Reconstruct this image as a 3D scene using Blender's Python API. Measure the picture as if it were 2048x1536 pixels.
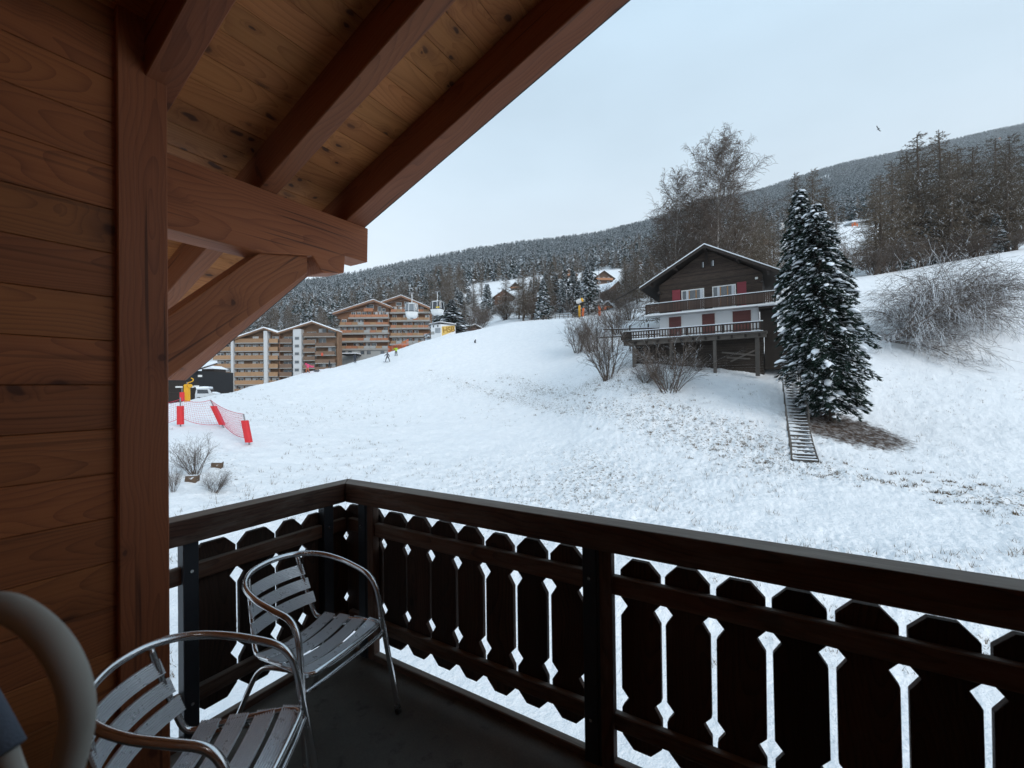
import bpy, bmesh, math, random
import numpy as np
from mathutils import Matrix, Vector

for o in list(bpy.data.objects): bpy.data.objects.remove(o, do_unlink=True)
scene = bpy.context.scene
COL = scene.collection
R = math.radians

# ------------------------------------------------------------------ camera
FPX = 871.43                       # focal length in pixels of a 2048 wide frame
YAW, PITCH, ROLL = R(31.62), R(0.568), R(-0.749)
_f = np.array([math.cos(YAW)*math.cos(PITCH), math.sin(YAW)*math.cos(PITCH), math.sin(PITCH)])
_r = np.array([math.sin(YAW), -math.cos(YAW), 0.0]); _u = np.cross(_r, _f)
CF = _f; CR = _r*math.cos(ROLL)+_u*math.sin(ROLL); CU = -_r*math.sin(ROLL)+_u*math.cos(ROLL)
cam_d = bpy.data.cameras.new('camera'); cam = bpy.data.objects.new('camera', cam_d); COL.objects.link(cam)
cam_d.sensor_width = 36.0; cam_d.lens = FPX/2048*36.0
cam_d.clip_start = 0.05; cam_d.clip_end = 9000
cam_d.dof.use_dof = True; cam_d.dof.focus_distance = 4.5; cam_d.dof.aperture_fstop = 4.0
cam.matrix_world = Matrix(((CR[0], CU[0], -CF[0], 0), (CR[1], CU[1], -CF[1], 0), (CR[2], CU[2], -CF[2], 0), (0, 0, 0, 1)))
scene.camera = cam

# ------------------------------------------------------------------ sky and overcast sun
SUN_EL, SUN_AZ = R(26), R(255)      # azimuth measured from +X towards +Y: beside the house, low behind thin cloud
world = bpy.data.worlds.new('World'); scene.world = world; world.use_nodes = True
wn = world.node_tree; wn.nodes.clear()
sky = wn.nodes.new('ShaderNodeTexSky'); sky.sky_type = 'NISHITA'; sky.sun_disc = False
sky.sun_elevation = SUN_EL; sky.sun_rotation = math.pi/2 - SUN_AZ
sky.air_density = 1.0; sky.dust_density = 1.5; sky.ozone_density = 1.5; sky.altitude = 1500
wtc = wn.nodes.new('ShaderNodeTexCoord')
wsep = wn.nodes.new('ShaderNodeSeparateXYZ'); wn.links.new(wtc.outputs['Generated'], wsep.inputs[0])
wrp = wn.nodes.new('ShaderNodeValToRGB'); wn.links.new(wsep.outputs['Z'], wrp.inputs[0])
cr = wrp.color_ramp                  # thin high overcast: white near the skyline, clear blue grey higher up
cr.elements[0].position = 0.0; cr.elements[0].color = (0.925, 0.945, 0.955, 1)
cr.elements[1].position = 0.75; cr.elements[1].color = (0.42, 0.575, 0.700, 1)
e = cr.elements.new(0.22); e.color = (0.79, 0.860, 0.900, 1)
e = cr.elements.new(0.45); e.color = (0.59, 0.715, 0.800, 1)
wno = wn.nodes.new('ShaderNodeTexNoise'); wno.inputs['Scale'].default_value = 1.6; wno.inputs['Detail'].default_value = 5
wmp = wn.nodes.new('ShaderNodeMapping'); wmp.inputs['Scale'].default_value = (1, 1, 2.6)
wn.links.new(wtc.outputs['Generated'], wmp.inputs[0]); wn.links.new(wmp.outputs[0], wno.inputs[0])
wmr = wn.nodes.new('ShaderNodeMapRange'); wmr.inputs[1].default_value = 0.3; wmr.inputs[2].default_value = 0.7
wmr.inputs[3].default_value = 4.9; wmr.inputs[4].default_value = 5.9
wn.links.new(wno.outputs[0], wmr.inputs[0])
wsc = wn.nodes.new('ShaderNodeVectorMath'); wsc.operation = 'SCALE'
wn.links.new(wrp.outputs[0], wsc.inputs[0]); wn.links.new(wmr.outputs[0], wsc.inputs[3])
wmx = wn.nodes.new('ShaderNodeMixRGB'); wmx.inputs[0].default_value = 0.86
wn.links.new(sky.outputs[0], wmx.inputs[1]); wn.links.new(wsc.outputs[0], wmx.inputs[2])
bg = wn.nodes.new('ShaderNodeBackground'); bg.inputs[1].default_value = 0.135
wn.links.new(wmx.outputs[0], bg.inputs[0])
wo = wn.nodes.new('ShaderNodeOutputWorld'); wn.links.new(bg.outputs[0], wo.inputs[0])
sun_d = bpy.data.lights.new('sun', 'SUN'); sun_d.energy = 1.25; sun_d.angle = R(35); sun_d.color = (1.0, 0.97, 0.93)
sun = bpy.data.objects.new('sun', sun_d); COL.objects.link(sun)
sd = Vector((math.cos(SUN_EL)*math.cos(SUN_AZ), math.cos(SUN_EL)*math.sin(SUN_AZ), math.sin(SUN_EL)))
sun.rotation_euler = sd.to_track_quat('Z', 'Y').to_euler()
sun.location = sd*60

scene.view_settings.view_transform = 'Standard'; scene.view_settings.look = 'None'
scene.view_settings.exposure = 0.92; scene.view_settings.gamma = 1.0; scene.view_settings.use_curve_mapping = False
scene.cycles.use_denoising = True
try: scene.cycles.denoiser = 'OPENIMAGEDENOISE'
except Exception: pass
scene.cycles.max_bounces = 7; scene.cycles.diffuse_bounces = 4; scene.cycles.glossy_bounces = 4
scene.cycles.transparent_max_bounces = 24; scene.cycles.sample_clamp_indirect = 6.0
scene.cycles.use_adaptive_sampling = False
scene.cycles.caustics_reflective = False; scene.cycles.caustics_refractive = False

def ray(px, py): return CF+(px-1024)/FPX*CR+(768-py)/FPX*CU
def at(px, py, dep): return ray(px, py)*dep            # photo direction + real distance in metres
def onX(px, py, x): d = ray(px, py); return d*x/d[0]
def onY(px, py, y): d = ray(px, py); return d*y/d[1]
def onZ(px, py, z): d = ray(px, py); return d*z/d[2]

# ------------------------------------------------------------------ object helpers
def tag(o, label=None, cat=None, group=None, kind=None):
    if label: o['label'] = label
    if cat: o['category'] = cat
    if group: o['group'] = group
    if kind: o['kind'] = kind
    return o
def empty(name, loc=(0, 0, 0), rz=0.0, scale=1.0):
    o = bpy.data.objects.new(name, None); COL.objects.link(o)
    o.location = loc; o.rotation_euler = (0, 0, rz); o.scale = (scale,)*3
    o.empty_display_size = 0.1
    return o
def child(o, parent):                                   # parent a piece built in world space
    o.parent = parent
    o.matrix_parent_inverse = Matrix.LocRotScale(parent.location, parent.rotation_euler, parent.scale).inverted()
    return o
def link(name, me, parent=None, local=False):
    o = bpy.data.objects.new(name, me); COL.objects.link(o)
    if parent is not None:
        if local: o.parent = parent
        else: child(o, parent)
    return o
def copy_tree(root):
    c = root.copy(); COL.objects.link(c)
    for ch in root.children:
        d = ch.copy(); COL.objects.link(d); d.parent = c
        for g in ch.children:
            e = g.copy(); COL.objects.link(e); e.parent = d
    return c

class MB:
    """collects polygons for one mesh"""
    def __init__(s): s.v = []; s.f = []; s.m = []
    def add(s, vs, fs, m=0):
        b = len(s.v); s.v.extend([tuple(map(float, p)) for p in vs]); s.f.extend([tuple(i+b for i in f) for f in fs]); s.m.extend([m]*len(fs)); return s
    def box(s, x0, x1, y0, y1, z0, z1, m=0):
        return s.add([(x0,y0,z0),(x1,y0,z0),(x1,y1,z0),(x0,y1,z0),(x0,y0,z1),(x1,y0,z1),(x1,y1,z1),(x0,y1,z1)],
                     [(0,3,2,1),(4,5,6,7),(0,1,5,4),(1,2,6,5),(2,3,7,6),(3,0,4,7)], m)
    def bar(s, a, b, w, h, m=0, up=(0,0,1)):
        """box beam from a to b, w wide, h high"""
        a = np.array(a, float); b = np.array(b, float); d = b-a; d /= np.linalg.norm(d)
        sd_ = np.cross(d, up); n = np.linalg.norm(sd_)
        if n < 1e-6: sd_ = np.cross(d, (0,1,0)); n = np.linalg.norm(sd_)
        sd_ /= n; u = np.cross(sd_, d)
        vs = [p+sd_*i*w/2+u*j*h/2 for p in (a, b) for i, j in ((-1,-1),(1,-1),(1,1),(-1,1))]
        return s.add(vs, [(0,1,2,3),(7,6,5,4),(0,4,5,1),(1,5,6,2),(2,6,7,3),(3,7,4,0)], m)
    def prism(s, pts, d, m=0):
        """polygon pts (3D, planar) extruded by vector d"""
        n = len(pts); a = [np.array(p, float) for p in pts]; b = [p+np.array(d, float) for p in a]
        return s.add(a+b, [tuple(range(n-1,-1,-1)), tuple(range(n, 2*n))]+[(i, (i+1) % n, (i+1) % n+n, i+n) for i in range(n)], m)
    def tube(s, pts, rad, n=8, m=0, caps=True):
        pts = [np.array(p, float) for p in pts]
        if not hasattr(rad, '__len__'): rad = [rad]*len(pts)
        b = len(s.v); u = None
        for i, p in enumerate(pts):
            t = pts[min(i+1, len(pts)-1)]-pts[max(i-1, 0)]; t = t/(np.linalg.norm(t)+1e-12)
            if u is None:
                ref = np.array((0,0,1.)) if abs(t[2]) < .9 else np.array((1.,0,0))
                u = np.cross(t, ref)
            u = u-t*np.dot(u, t); u /= np.linalg.norm(u)+1e-12; w = np.cross(t, u)
            for k in range(n):
                a = 2*math.pi*k/n; q = p+(u*math.cos(a)+w*math.sin(a))*rad[i]
                s.v.append(tuple(q))
        for i in range(len(pts)-1):
            for k in range(n):
                k2 = (k+1) % n
                s.f.append((b+i*n+k, b+i*n+k2, b+(i+1)*n+k2, b+(i+1)*n+k)); s.m.append(m)
        if caps:
            s.f.append(tuple(b+k for k in range(n-1,-1,-1))); s.m.append(m)
            s.f.append(tuple(b+(len(pts)-1)*n+k for k in range(n))); s.m.append(m)
        return s
    def blob(s, c, r, rnd=None, amp=0.15, seg=8, rings=5, m=0):
        c = np.array(c, float); r = np.array(r, float) if hasattr(r, '__len__') else np.array((r, r, r), float)
        b = len(s.v); rnd = rnd or random
        def j(): return 1+rnd.uniform(-amp, amp)
        s.v.append(tuple(c+np.array((0,0,-1))*r*j()))
        for i in range(1, rings):
            th = math.pi*i/rings
            for k in range(seg):
                a = 2*math.pi*k/seg+.4*i
                s.v.append(tuple(c+np.array((math.sin(th)*math.cos(a), math.sin(th)*math.sin(a), -math.cos(th)))*r*j()))
        s.v.append(tuple(c+np.array((0,0,1))*r*j())); t = len(s.v)-1
        for k in range(seg):
            k2 = (k+1) % seg
            s.f.append((b, b+1+k2, b+1+k)); s.m.append(m)
            for i in range(rings-2):
                p = b+1+i*seg; s.f.append((p+k, p+k2, p+seg+k2, p+seg+k)); s.m.append(m)
            p = b+1+(rings-2)*seg; s.f.append((p+k, p+k2, t)); s.m.append(m)
        return s
    def mesh(s, name, mats, smooth=False, bevel=0.0, seg=1, recalc=True):
        me = bpy.data.meshes.new(name); me.from_pydata(s.v, [], s.f)
        if not isinstance(mats, (list, tuple)): mats = [mats]
        for m in mats: me.materials.append(m)
        if len(mats) > 1: me.polygons.foreach_set('material_index', s.m)
        if recalc or bevel:
            bm = bmesh.new(); bm.from_mesh(me)
            if recalc: bmesh.ops.recalc_face_normals(bm, faces=bm.faces)
            if bevel: bmesh.ops.bevel(bm, geom=[e for e in bm.edges if e.calc_face_angle(0) > .5], offset=bevel, segments=seg, affect='EDGES', profile=0.6)
            bm.to_mesh(me); bm.free()
        if smooth: me.polygons.foreach_set('use_smooth', [True]*len(me.polygons))
        me.update(); return me
    def build(s, name, mats, parent=None, local=False, **k):
        return link(name, s.mesh(name, mats, **k), parent, local)

# ------------------------------------------------------------------ material helpers
class NT:
    def __init__(s, name):
        s.mat = bpy.data.materials.new(name); s.mat.use_nodes = True; s.t = s.mat.node_tree
        s.bsdf = next(n for n in s.t.nodes if n.type == 'BSDF_PRINCIPLED')
        s.out = next(n for n in s.t.nodes if n.type == 'OUTPUT_MATERIAL')
    def n(s, typ, **k):
        nd = s.t.nodes.new('ShaderNode'+typ)
        for a, v in k.items(): setattr(nd, a, v)
        return nd
    def put(s, sock, v):
        if v is None: return
        if isinstance(v, bpy.types.NodeSocket): s.t.links.new(v, sock)
        else:
            if hasattr(sock.default_value, '__len__') and not hasattr(v, '__len__'): v = (v,)*len(sock.default_value)
            if hasattr(v, '__len__') and len(sock.default_value) == 4 and len(v) == 3: v = tuple(v)+(1,)
            sock.default_value = v
    def math(s, op, a, b=None, c=None, clamp=False):
        nd = s.n('Math', operation=op); nd.use_clamp = clamp
        for i, v in enumerate((a, b, c)): s.put(nd.inputs[i], v)
        return nd.outputs[0]
    def vmath(s, op, a, b=None):
        nd = s.n('VectorMath', operation=op); s.put(nd.inputs[0], a); s.put(nd.inputs[1], b); return nd.outputs[0]
    def xyz(s, x, y, z):
        nd = s.n('CombineXYZ'); s.put(nd.inputs[0], x); s.put(nd.inputs[1], y); s.put(nd.inputs[2], z); return nd.outputs[0]
    def noise(s, vec, scale, detail=2.0, rough=.5, dist=0.0):
        nd = s.n('TexNoise'); s.put(nd.inputs['Vector'], vec); s.put(nd.inputs['Scale'], scale)
        nd.inputs['Detail'].default_value = detail; nd.inputs['Roughness'].default_value = rough; nd.inputs['Distortion'].default_value = dist
        return nd.outputs[0]
    def smooth(s, v, a, b, lo=0.0, hi=1.0):
        nd = s.n('MapRange', interpolation_type='SMOOTHSTEP')
        for i, q in enumerate((v, a, b, lo, hi)): s.put(nd.inputs[i], q)
        return nd.outputs[0]
    def lin(s, v, a, b, lo=0.0, hi=1.0):
        nd = s.n('MapRange')
        for i, q in enumerate((v, a, b, lo, hi)): s.put(nd.inputs[i], q)
        return nd.outputs[0]
    def mix(s, f, a, b, mode='MIX'):
        nd = s.n('MixRGB', blend_type=mode); s.put(nd.inputs[0], f); s.put(nd.inputs[1], a); s.put(nd.inputs[2], b); return nd.outputs[0]
    def bump(s, h, strength=.3, dist=.01):
        nd = s.n('Bump'); s.put(nd.inputs['Height'], h); nd.inputs['Strength'].default_value = strength; nd.inputs['Distance'].default_value = dist
        s.t.links.new(nd.outputs[0], s.bsdf.inputs['Normal'])
    def set(s, **k):
        for a, v in k.items(): s.put(s.bsdf.inputs[a.replace('_', ' ')], v)
        return s.mat

def wood(name, dark, light, knots=1.0, ring=75.0, rough=.62, cell=5.5, weather=0.0, wcol=(.16, .15, .14), spec=.35, gap=.6, kcol=None, vary=.22, ks=1.0, kz=.5, crack=0.0):
    """timber with the grain along local X: growth rings, fibres, knots, per-piece tone"""
    t = NT(name); tc = t.n('TexCoord'); oi = t.n('ObjectInfo'); rnd = oi.outputs['Random']
    off = t.xyz(t.math('MULTIPLY', rnd, 37.1), t.math('MULTIPLY', rnd, 91.7), t.math('MULTIPLY', rnd, 53.3))
    p = t.vmath('ADD', tc.outputs['Object'], off)
    sp = t.n('SeparateXYZ'); t.put(sp.inputs[0], tc.outputs['Object'])
    # knots: 3D cells stretched along the grain
    vo = t.n('TexVoronoi', feature='F1', voronoi_dimensions='2D'); vo.inputs['Scale'].default_value = cell; vo.inputs['Randomness'].default_value = 1.0
    wob = t.n('TexNoise'); wob.inputs['Scale'].default_value = 9.0; t.put(wob.inputs['Vector'], p)
    pk = t.vmath('ADD', t.vmath('MULTIPLY', p, (0.62, 1.0, kz)), t.vmath('SCALE', t.vmath('SUBTRACT', wob.outputs['Color'], (.5, .5, .5)), None))
    pk.node.inputs[1].links and None
    sc_nodes = [l.from_node for l in pk.node.inputs[1].links]
    sc_nodes[0].inputs[3].default_value = 0.07
    t.put(vo.inputs['Vector'], pk); kd = vo.outputs['Distance']
    sel = t.n('SeparateColor'); t.put(sel.inputs[0], vo.outputs['Color'])
    on = t.math('MULTIPLY', t.math('GREATER_THAN', sel.outputs[0], 1-gap), t.smooth(t.noise(t.vmath('MULTIPLY', p, (1.6, 2.6, .3)), 1.0, 1.0), .40, .50))
    size = t.lin(sel.outputs[1], 0, 1, .06*ks, .17*ks)
    core = t.math('MULTIPLY', t.smooth(kd, size, t.math('MULTIPLY', size, .45), 0, 1), on)
    halo = t.math('MULTIPLY', t.smooth(kd, t.math('MULTIPLY', size, 3.6), t.math('MULTIPLY', size, .8), 0, 1), on)
    # growth rings round a wandering pith line
    low = t.n('TexNoise'); low.inputs['Scale'].default_value = 1.0; low.inputs['Detail'].default_value = 1.5
    t.put(low.inputs['Vector'], t.vmath('MULTIPLY', p, (1.5, 4.0, 4.0)))
    ls = t.n('SeparateColor'); t.put(ls.inputs[0], low.outputs['Color'])
    ry = t.math('ADD', sp.outputs[1], t.math('MULTIPLY_ADD', ls.outputs[0], .16, t.lin(rnd, 0, 1, -.14, .02)))
    rz = t.math('ADD', sp.outputs[2], t.math('MULTIPLY_ADD', ls.outputs[1], .16, -.02))
    q = t.math('SQRT', t.math('ADD', t.math('MULTIPLY', ry, ry), t.math('MULTIPLY', rz, rz)))
    q = t.math('ADD', q, t.math('MULTIPLY', halo, .026*knots))
    ph = t.math('FRACT', t.math('MULTIPLY', q, ring))
    rg = t.math('POWER', ph, 3.4)
    fib = t.noise(t.vmath('MULTIPLY', p, (2.2, 130, 130)), 1.0, 3.0, .6)
    blo = t.noise(t.vmath('MULTIPLY', p, (1.2, 5, 5)), 1.0, 2.0, .5)
    f = t.math('ADD', t.math('MULTIPLY', rg, .50), t.math('MULTIPLY', fib, .55))
    f = t.math('ADD', f, t.math('MULTIPLY', t.math('SUBTRACT', blo, .5), 1.1), clamp=True)
    col = t.mix(f, light, dark)
    kc = kcol or tuple(c*.42 for c in dark)
    col = t.mix(t.math('MULTIPLY', halo, .38*knots, clamp=True), col, tuple(c*.75 for c in dark))
    col = t.mix(t.math('MULTIPLY', core, .85*min(knots, 1), clamp=True), col, kc)
    if crack:
        ck = t.noise(t.vmath('MULTIPLY', p, (.9, 42, 42)), 1.0, 1.0)
        col = t.mix(t.math('MULTIPLY', t.smooth(ck, .66, .72), crack), col, tuple(c*.25 for c in dark))
    # per piece tone
    hs = t.n('HueSaturation'); t.put(hs.inputs['Color'], col)
    t.put(hs.inputs['Value'], t.lin(t.math('FRACT', t.math('MULTIPLY', rnd, 7.31)), 0, 1, 1-vary, 1+vary))
    t.put(hs.inputs['Hue'], t.lin(t.math('FRACT', t.math('MULTIPLY', rnd, 13.7)), 0, 1, .497, .503))
    col = hs.outputs[0]
    if weather > 0:
        ge = t.n('NewGeometry'); sn = t.n('SeparateXYZ'); t.put(sn.inputs[0], ge.outputs['True Normal'])
        wn_ = t.noise(t.vmath('MULTIPLY', p, (3, 14, 14)), 1.0, 4.0, .65)
        wf = t.math('MULTIPLY', t.smooth(wn_, .42, .68), weather)
        wf = t.math('MAXIMUM', wf, t.math('MULTIPLY', t.smooth(sn.outputs[2], .5, .9), t.lin(wn_, .3, .7, .55, 1.0)))
        col = t.mix(wf, col, t.mix(fib, wcol, tuple(c*.45 for c in wcol)))
    t.bump(t.math('MULTIPLY', fib, -1.0), .25 if weather == 0 else .6, .003)
    t.put(t.bsdf.inputs['Roughness'], t.lin(fib, .2, .8, rough-.1, rough+.12))
    return t.set(Base_Color=col, Specular_IOR_Level=spec)

def plain(name, col, rough=.7, metal=0.0, var=.12, scale=6.0, spec=.4, bump=0.0, bscale=40.0, objvar=0.0):
    t = NT(name); tc = t.n('TexCoord')
    nz = t.noise(tc.outputs['Object'], scale, 4.0, .6)
    c = t.mix(nz, tuple(min(1, x*(1+var)) for x in col), tuple(x*(1-var) for x in col))
    if objvar:
        oi = t.n('ObjectInfo'); hs = t.n('HueSaturation'); t.put(hs.inputs['Color'], c)
        t.put(hs.inputs['Value'], t.lin(oi.outputs['Random'], 0, 1, 1-objvar, 1+objvar)); c = hs.outputs[0]
    if bump: t.bump(t.noise(tc.outputs['Object'], bscale, 3.0), bump, .01)
    return t.set(Base_Color=c, Roughness=rough, Metallic=metal, Specular_IOR_Level=spec)

W_WALL = wood('wall_larch', (.155, .045, .014), (.345, .116, .034), knots=1.0, ring=95, cell=4.4, gap=0.55, vary=.17, ks=0.75, kz=.2, crack=.35)
W_POST = wood('post_timber', (.150, .043, .016), (.275, .088, .031), knots=.9, ring=80, cell=4.6, gap=0.4, vary=.06, ks=0.7, kz=.4, crack=.7)
W_BEAM = wood('beam_timber', (.170, .049, .017), (.345, .114, .040), knots=1.0, ring=68, cell=4.4, gap=0.45, vary=.08, ks=0.8, kz=.4, crack=.7)
W_RAFT = wood('rafter_timber', (.150, .043, .017), (.275, .088, .033), knots=.8, ring=72, cell=4.0, gap=0.3, vary=.08, ks=0.7, kz=.4, crack=.7)
W_CEIL = wood('ceiling_spruce', (.275, .092, .024), (.490, .196, .058), knots=1.3, ring=60, cell=9.5, gap=0.72, vary=.18, kcol=(.04, .012, .004), ks=1.15, kz=.1)
W_RAIL = wood('rail_weathered', (.026, .014, .010), (.110, .052, .030), knots=.7, ring=70, cell=4.5, gap=.4, rough=.75, weather=.25, wcol=(.36, .325, .28), vary=.25)
W_SLAT = wood('slat_weathered', (.013, .008, .006), (.062, .030, .019), knots=.7, ring=90, cell=4.5, gap=.4, rough=.8, weather=.22, wcol=(.055, .045, .036), vary=.5)
M_STEEL = plain('painted_steel', (.030, .036, .045), .5, .3, .2, 20)
M_TRIM = plain('roof_edge_metal', (.02, .02, .022), .5, .5)
def mk_alu():
    t = NT('polished_aluminium'); tc = t.n('TexCoord')
    a = t.noise(tc.outputs['Object'], 60, 4, .6); b = t.noise(tc.outputs['Object'], 9, 3, .6)
    t.put(t.bsdf.inputs['Roughness'], t.math('ADD', t.lin(a, .3, .7, .12, .22), t.lin(b, .4, .7, 0, .1)))
    t.bump(a, .04, .002)
    return t.set(Base_Color=t.mix(b, (.74, .75, .76), (.60, .61, .62)), Metallic=1.0)
M_ALU = mk_alu()
def mk_slat_alu():
    t = NT('anodised_slat'); tc = t.n('TexCoord')
    a = t.noise(tc.outputs['Object'], 30, 4, .6)
    t.put(t.bsdf.inputs['Roughness'], t.lin(a, .3, .7, .24, .40))
    return t.set(Base_Color=t.mix(a, (.82, .86, .90), (.68, .72, .76)), Metallic=.45)
M_SLATALU = mk_slat_alu()
M_PLUG = plain('black_plastic', (.02, .02, .02), .5)
def mk_floor():
    t = NT('balcony_floor_coating'); tc = t.n('TexCoord')
    a = t.noise(tc.outputs['Object'], 3.0, 6, .65); b = t.noise(tc.outputs['Object'], 160, 2, .6); c = t.noise(tc.outputs['Object'], 11, 5, .7)
    col = t.mix(t.smooth(a, .35, .7), (.125, .126, .112), (.18, .178, .158))
    col = t.mix(t.math('MULTIPLY', t.smooth(c, .55, .72), .65), col, (.04, .036, .03))
    col = t.mix(t.lin(b, .3, .7, 0, .35), col, (.05, .05, .045))
    t.bump(b, .25, .003); t.put(t.bsdf.inputs['Roughness'], t.lin(a, .3, .7, .55, .8))
    return t.set(Base_Color=col)
M_FLOOR = mk_floor()

# ================================================================== THE BALCONY
ZF = -1.490                          # balcony floor
SL = math.tan(R(20.35)); CS, SN = math.cos(R(20.35)), math.sin(R(20.35))
rr = random.Random(5)

def plank_mesh(L, W, T, bev, name='plank', seg=1):
    return MB().box(-L/2, L/2, -W/2, W/2, -T/2, T/2).mesh(name, None, bevel=bev, seg=seg)
def set_mat(me, m): me.materials.clear(); me.materials.append(m); return me
def place(name, me, origin, ex, ey, ez, parent):
    o = bpy.data.objects.new(name, me); COL.objects.link(o)
    M = Matrix(((ex[0], ey[0], ez[0], origin[0]), (ex[1], ey[1], ez[1], origin[1]), (ex[2], ey[2], ez[2], origin[2]), (0, 0, 0, 1)))
    o.matrix_world = M
    if parent is not None:
        o.parent = parent; o.matrix_parent_inverse = Matrix.LocRotScale(parent.location, parent.rotation_euler, parent.scale).inverted()
        o.matrix_basis = M
    return o
EX, EY, EZ = (1, 0, 0), (0, 1, 0), (0, 0, 1)

# floor slab
fl = MB().box(-.9, 1.685, -4.0, 2.2, ZF-.16, ZF).build('floor', M_FLOOR); tag(fl, 'dark grey green coated balcony floor', kind='structure')
# plank wall beside the chairs
wall = empty('plank_wall', (-.2, 1.95, ZF)); tag(wall, 'wall of wide horizontal brown larch planks beside the chairs', 'wall')
YW = 1.907
bk = MB().box(-.95, .60, YW+.03, YW+.12, ZF, 1.5).build('backing', W_POST, wall)
pm = set_mat(plank_mesh(1.52, .1462, .03, .0022), W_WALL)
z = .029-.1475*14
while z < 1.42:
    if z > ZF-.05:
        place('plank', pm, (-.195+rr.uniform(-.004, .004), YW+.015+rr.uniform(-.0012, .0012), z-.07375+.1475), EX, EZ, (0, -1, 0), wall)
    z += .1475
# house facade behind the viewer (the balcony hangs on it)
fac = empty('facade', (-.92, -1, ZF)); tag(fac, kind='structure', label='plank facade of the house behind the balcony')
pm2 = set_mat(plank_mesh(6.0, .1462, .03, .002), W_WALL)
for i in range(27):
    place('plank', pm2, (-.90, -1.05, ZF+.075+.1475*i), EY, EZ, EX, fac)

# corner post
post = MB().prism([(-1.45, -.071, -.07), (1.40, -.071, -.07), (1.40, .071, -.07), (-1.45, .071, -.07)], (0, 0, .14)).mesh('timber_post', W_POST, bevel=.004)
po = place('timber_post', post, (.6205, 1.884+.07, .04), EZ, EX, EY, None)
tag(po, 'upright squared timber post at the end of the plank wall', 'post')

# purlin beam with a stepped end, and its brace
YB = 2.173
bp = [(.50, 1.008), (1.843, 1.008), (1.838, .792), (1.668, .792), (1.662, .693), (1.512, .665), (1.462, .748), (.50, .69)]
bp = [(.50, 1.008), (1.843, 1.008), (1.836, .795), (1.672, .795), (1.664, .692), (1.520, .660), (1.460, .742), (1.185, .688), (.50, .690)]
cx = 1.15
beam = MB().prism([(x-cx, zz-.85, -.08) for x, zz in bp], (0, 0, .16)).mesh('purlin_beam', W_BEAM, bevel=.004)
bo = place('purlin_beam', beam, (cx, YB+.08, .85), EX, EZ, (0, -1, 0), None)
tag(bo, 'thick roof beam with a stepped end jutting out past the corner post', 'beam')
d = np.array((.70, 0, .595)); d /= np.linalg.norm(d); nrm = np.array((-d[2], 0, d[0]))
c0 = np.array((1.04, YB+.09, .348))
def loc2(x, zz): q = np.array((x-c0[0], 0, zz-c0[2])); return (q@d, q@nrm)
bpts = [loc2(*q) for q in ((.70, .225), (.70, -.035), (1.447, .648), (1.447, .740), (1.185, .690))]
brace = MB().prism([(a, b, -.075) for a, b in bpts], (0, 0, .14)).mesh('diagonal_brace', W_BEAM, bevel=.004)
br = place('diagonal_brace', brace, c0, d, nrm, np.cross(d, nrm), None)
tag(br, 'diagonal timber brace running from the corner post up to the beam', 'brace')

# roof: rafters, boarded ceiling, verge trim
roof = empty('roof', (.5, 0, 1.3)); tag(roof, 'wooden roof overhang with rafters and knotty boarded ceiling', kind='structure')
dn = (0, CS, -SN); upn = (0, SN, CS)
def roof_pt(x, y, h): # h: height above rafter undersides, measured square to the slope
    zz = 1.010-SL*(y-YB); return (x, y+h*SN, zz+h*CS)
YA, YE = -3.2, 4.6                  # ridge side and eaves side
Lr = (YE-YA)/CS; ym = (YA+YE)/2
RH = .185
for x0, x1 in ((.625, .732), (1.178, 1.270), (1.682, 1.818), (.07, .175), (-.48, -.375)):
    me = set_mat(plank_mesh(Lr, x1-x0, RH, .004), W_RAFT)
    c = roof_pt((x0+x1)/2, ym, RH/2)
    place('rafter', me, c, dn, EX, (0, -SN, -CS), roof)
cm = set_mat(plank_mesh(2.74, .1262, .02, .0016), W_CEIL)
nb = int(Lr/.1275)
for i in range(nb):
    s = -Lr/2+.1275*(i+.5)
    c = np.array(roof_pt(.45, ym, RH+.010+rr.uniform(-.0006, .0006)))+np.array(dn)*s
    me = cm
    place('ceiling_board', me, c, (1, 0, 0), dn, (0, -SN, -CS) if False else (0, -SN, -CS), roof)
dk = set_mat(plank_mesh(Lr, 2.76, .05, .002), W_POST)
place('roof_deck', dk, np.array(roof_pt(.45, ym, RH+.048)), dn, EX, (0, -SN, -CS), roof)
tr = set_mat(plank_mesh(Lr+.02, .012, .30, .002), M_TRIM)
place('verge_trim', tr, np.array(roof_pt(1.828, ym, .16)), dn, EX, (0, -SN, -CS), roof)

# the other half of the gabled roof, beyond the ridge
dk2 = set_mat(plank_mesh(6.2, 2.76, .05, .002), W_POST)
yr_, zr_ = roof_pt(.45, YA, RH+.05)[1:]
place('roof_deck', dk2, (.45, yr_-3.1*CS, zr_-3.1*SN), (0, -CS, -SN), EX, (0, SN, -CS), roof)

# plank partition added out of view to block light from behind the viewer
pt = empty('partition', (.35, -2.3, ZF)); tag(pt, kind='structure', label='added unseen plank partition shading the balcony from behind the viewer')
pm3 = set_mat(plank_mesh(2.40, .1462, .03, .002), W_WALL)
for i in range(24):
    place('plank', pm3, (.36, -2.30, ZF+.075+.1475*i), EX, EZ, (0, -1, 0), pt)

# ------------------------------------------------------------------ balcony railing
rail = empty('balcony_railing', (1.66, 1.0, ZF)); tag(rail, 'dark weathered wooden balcony railing with cut-out slats and a mitred corner', 'railing')
# handrails: 10 cm square, mitred at the corner
HT = -.530; HB = -.637
YI, YO, XI, XO = 2.126, 2.226, 1.620, 1.720
h1 = MB().prism([(-3.0, -.05, -.0535), (3.0-.10-.0, -.05, -.0535), (3.0, .05, -.0535), (-3.0, .05, -.0535)], (0, 0, .107))
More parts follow.
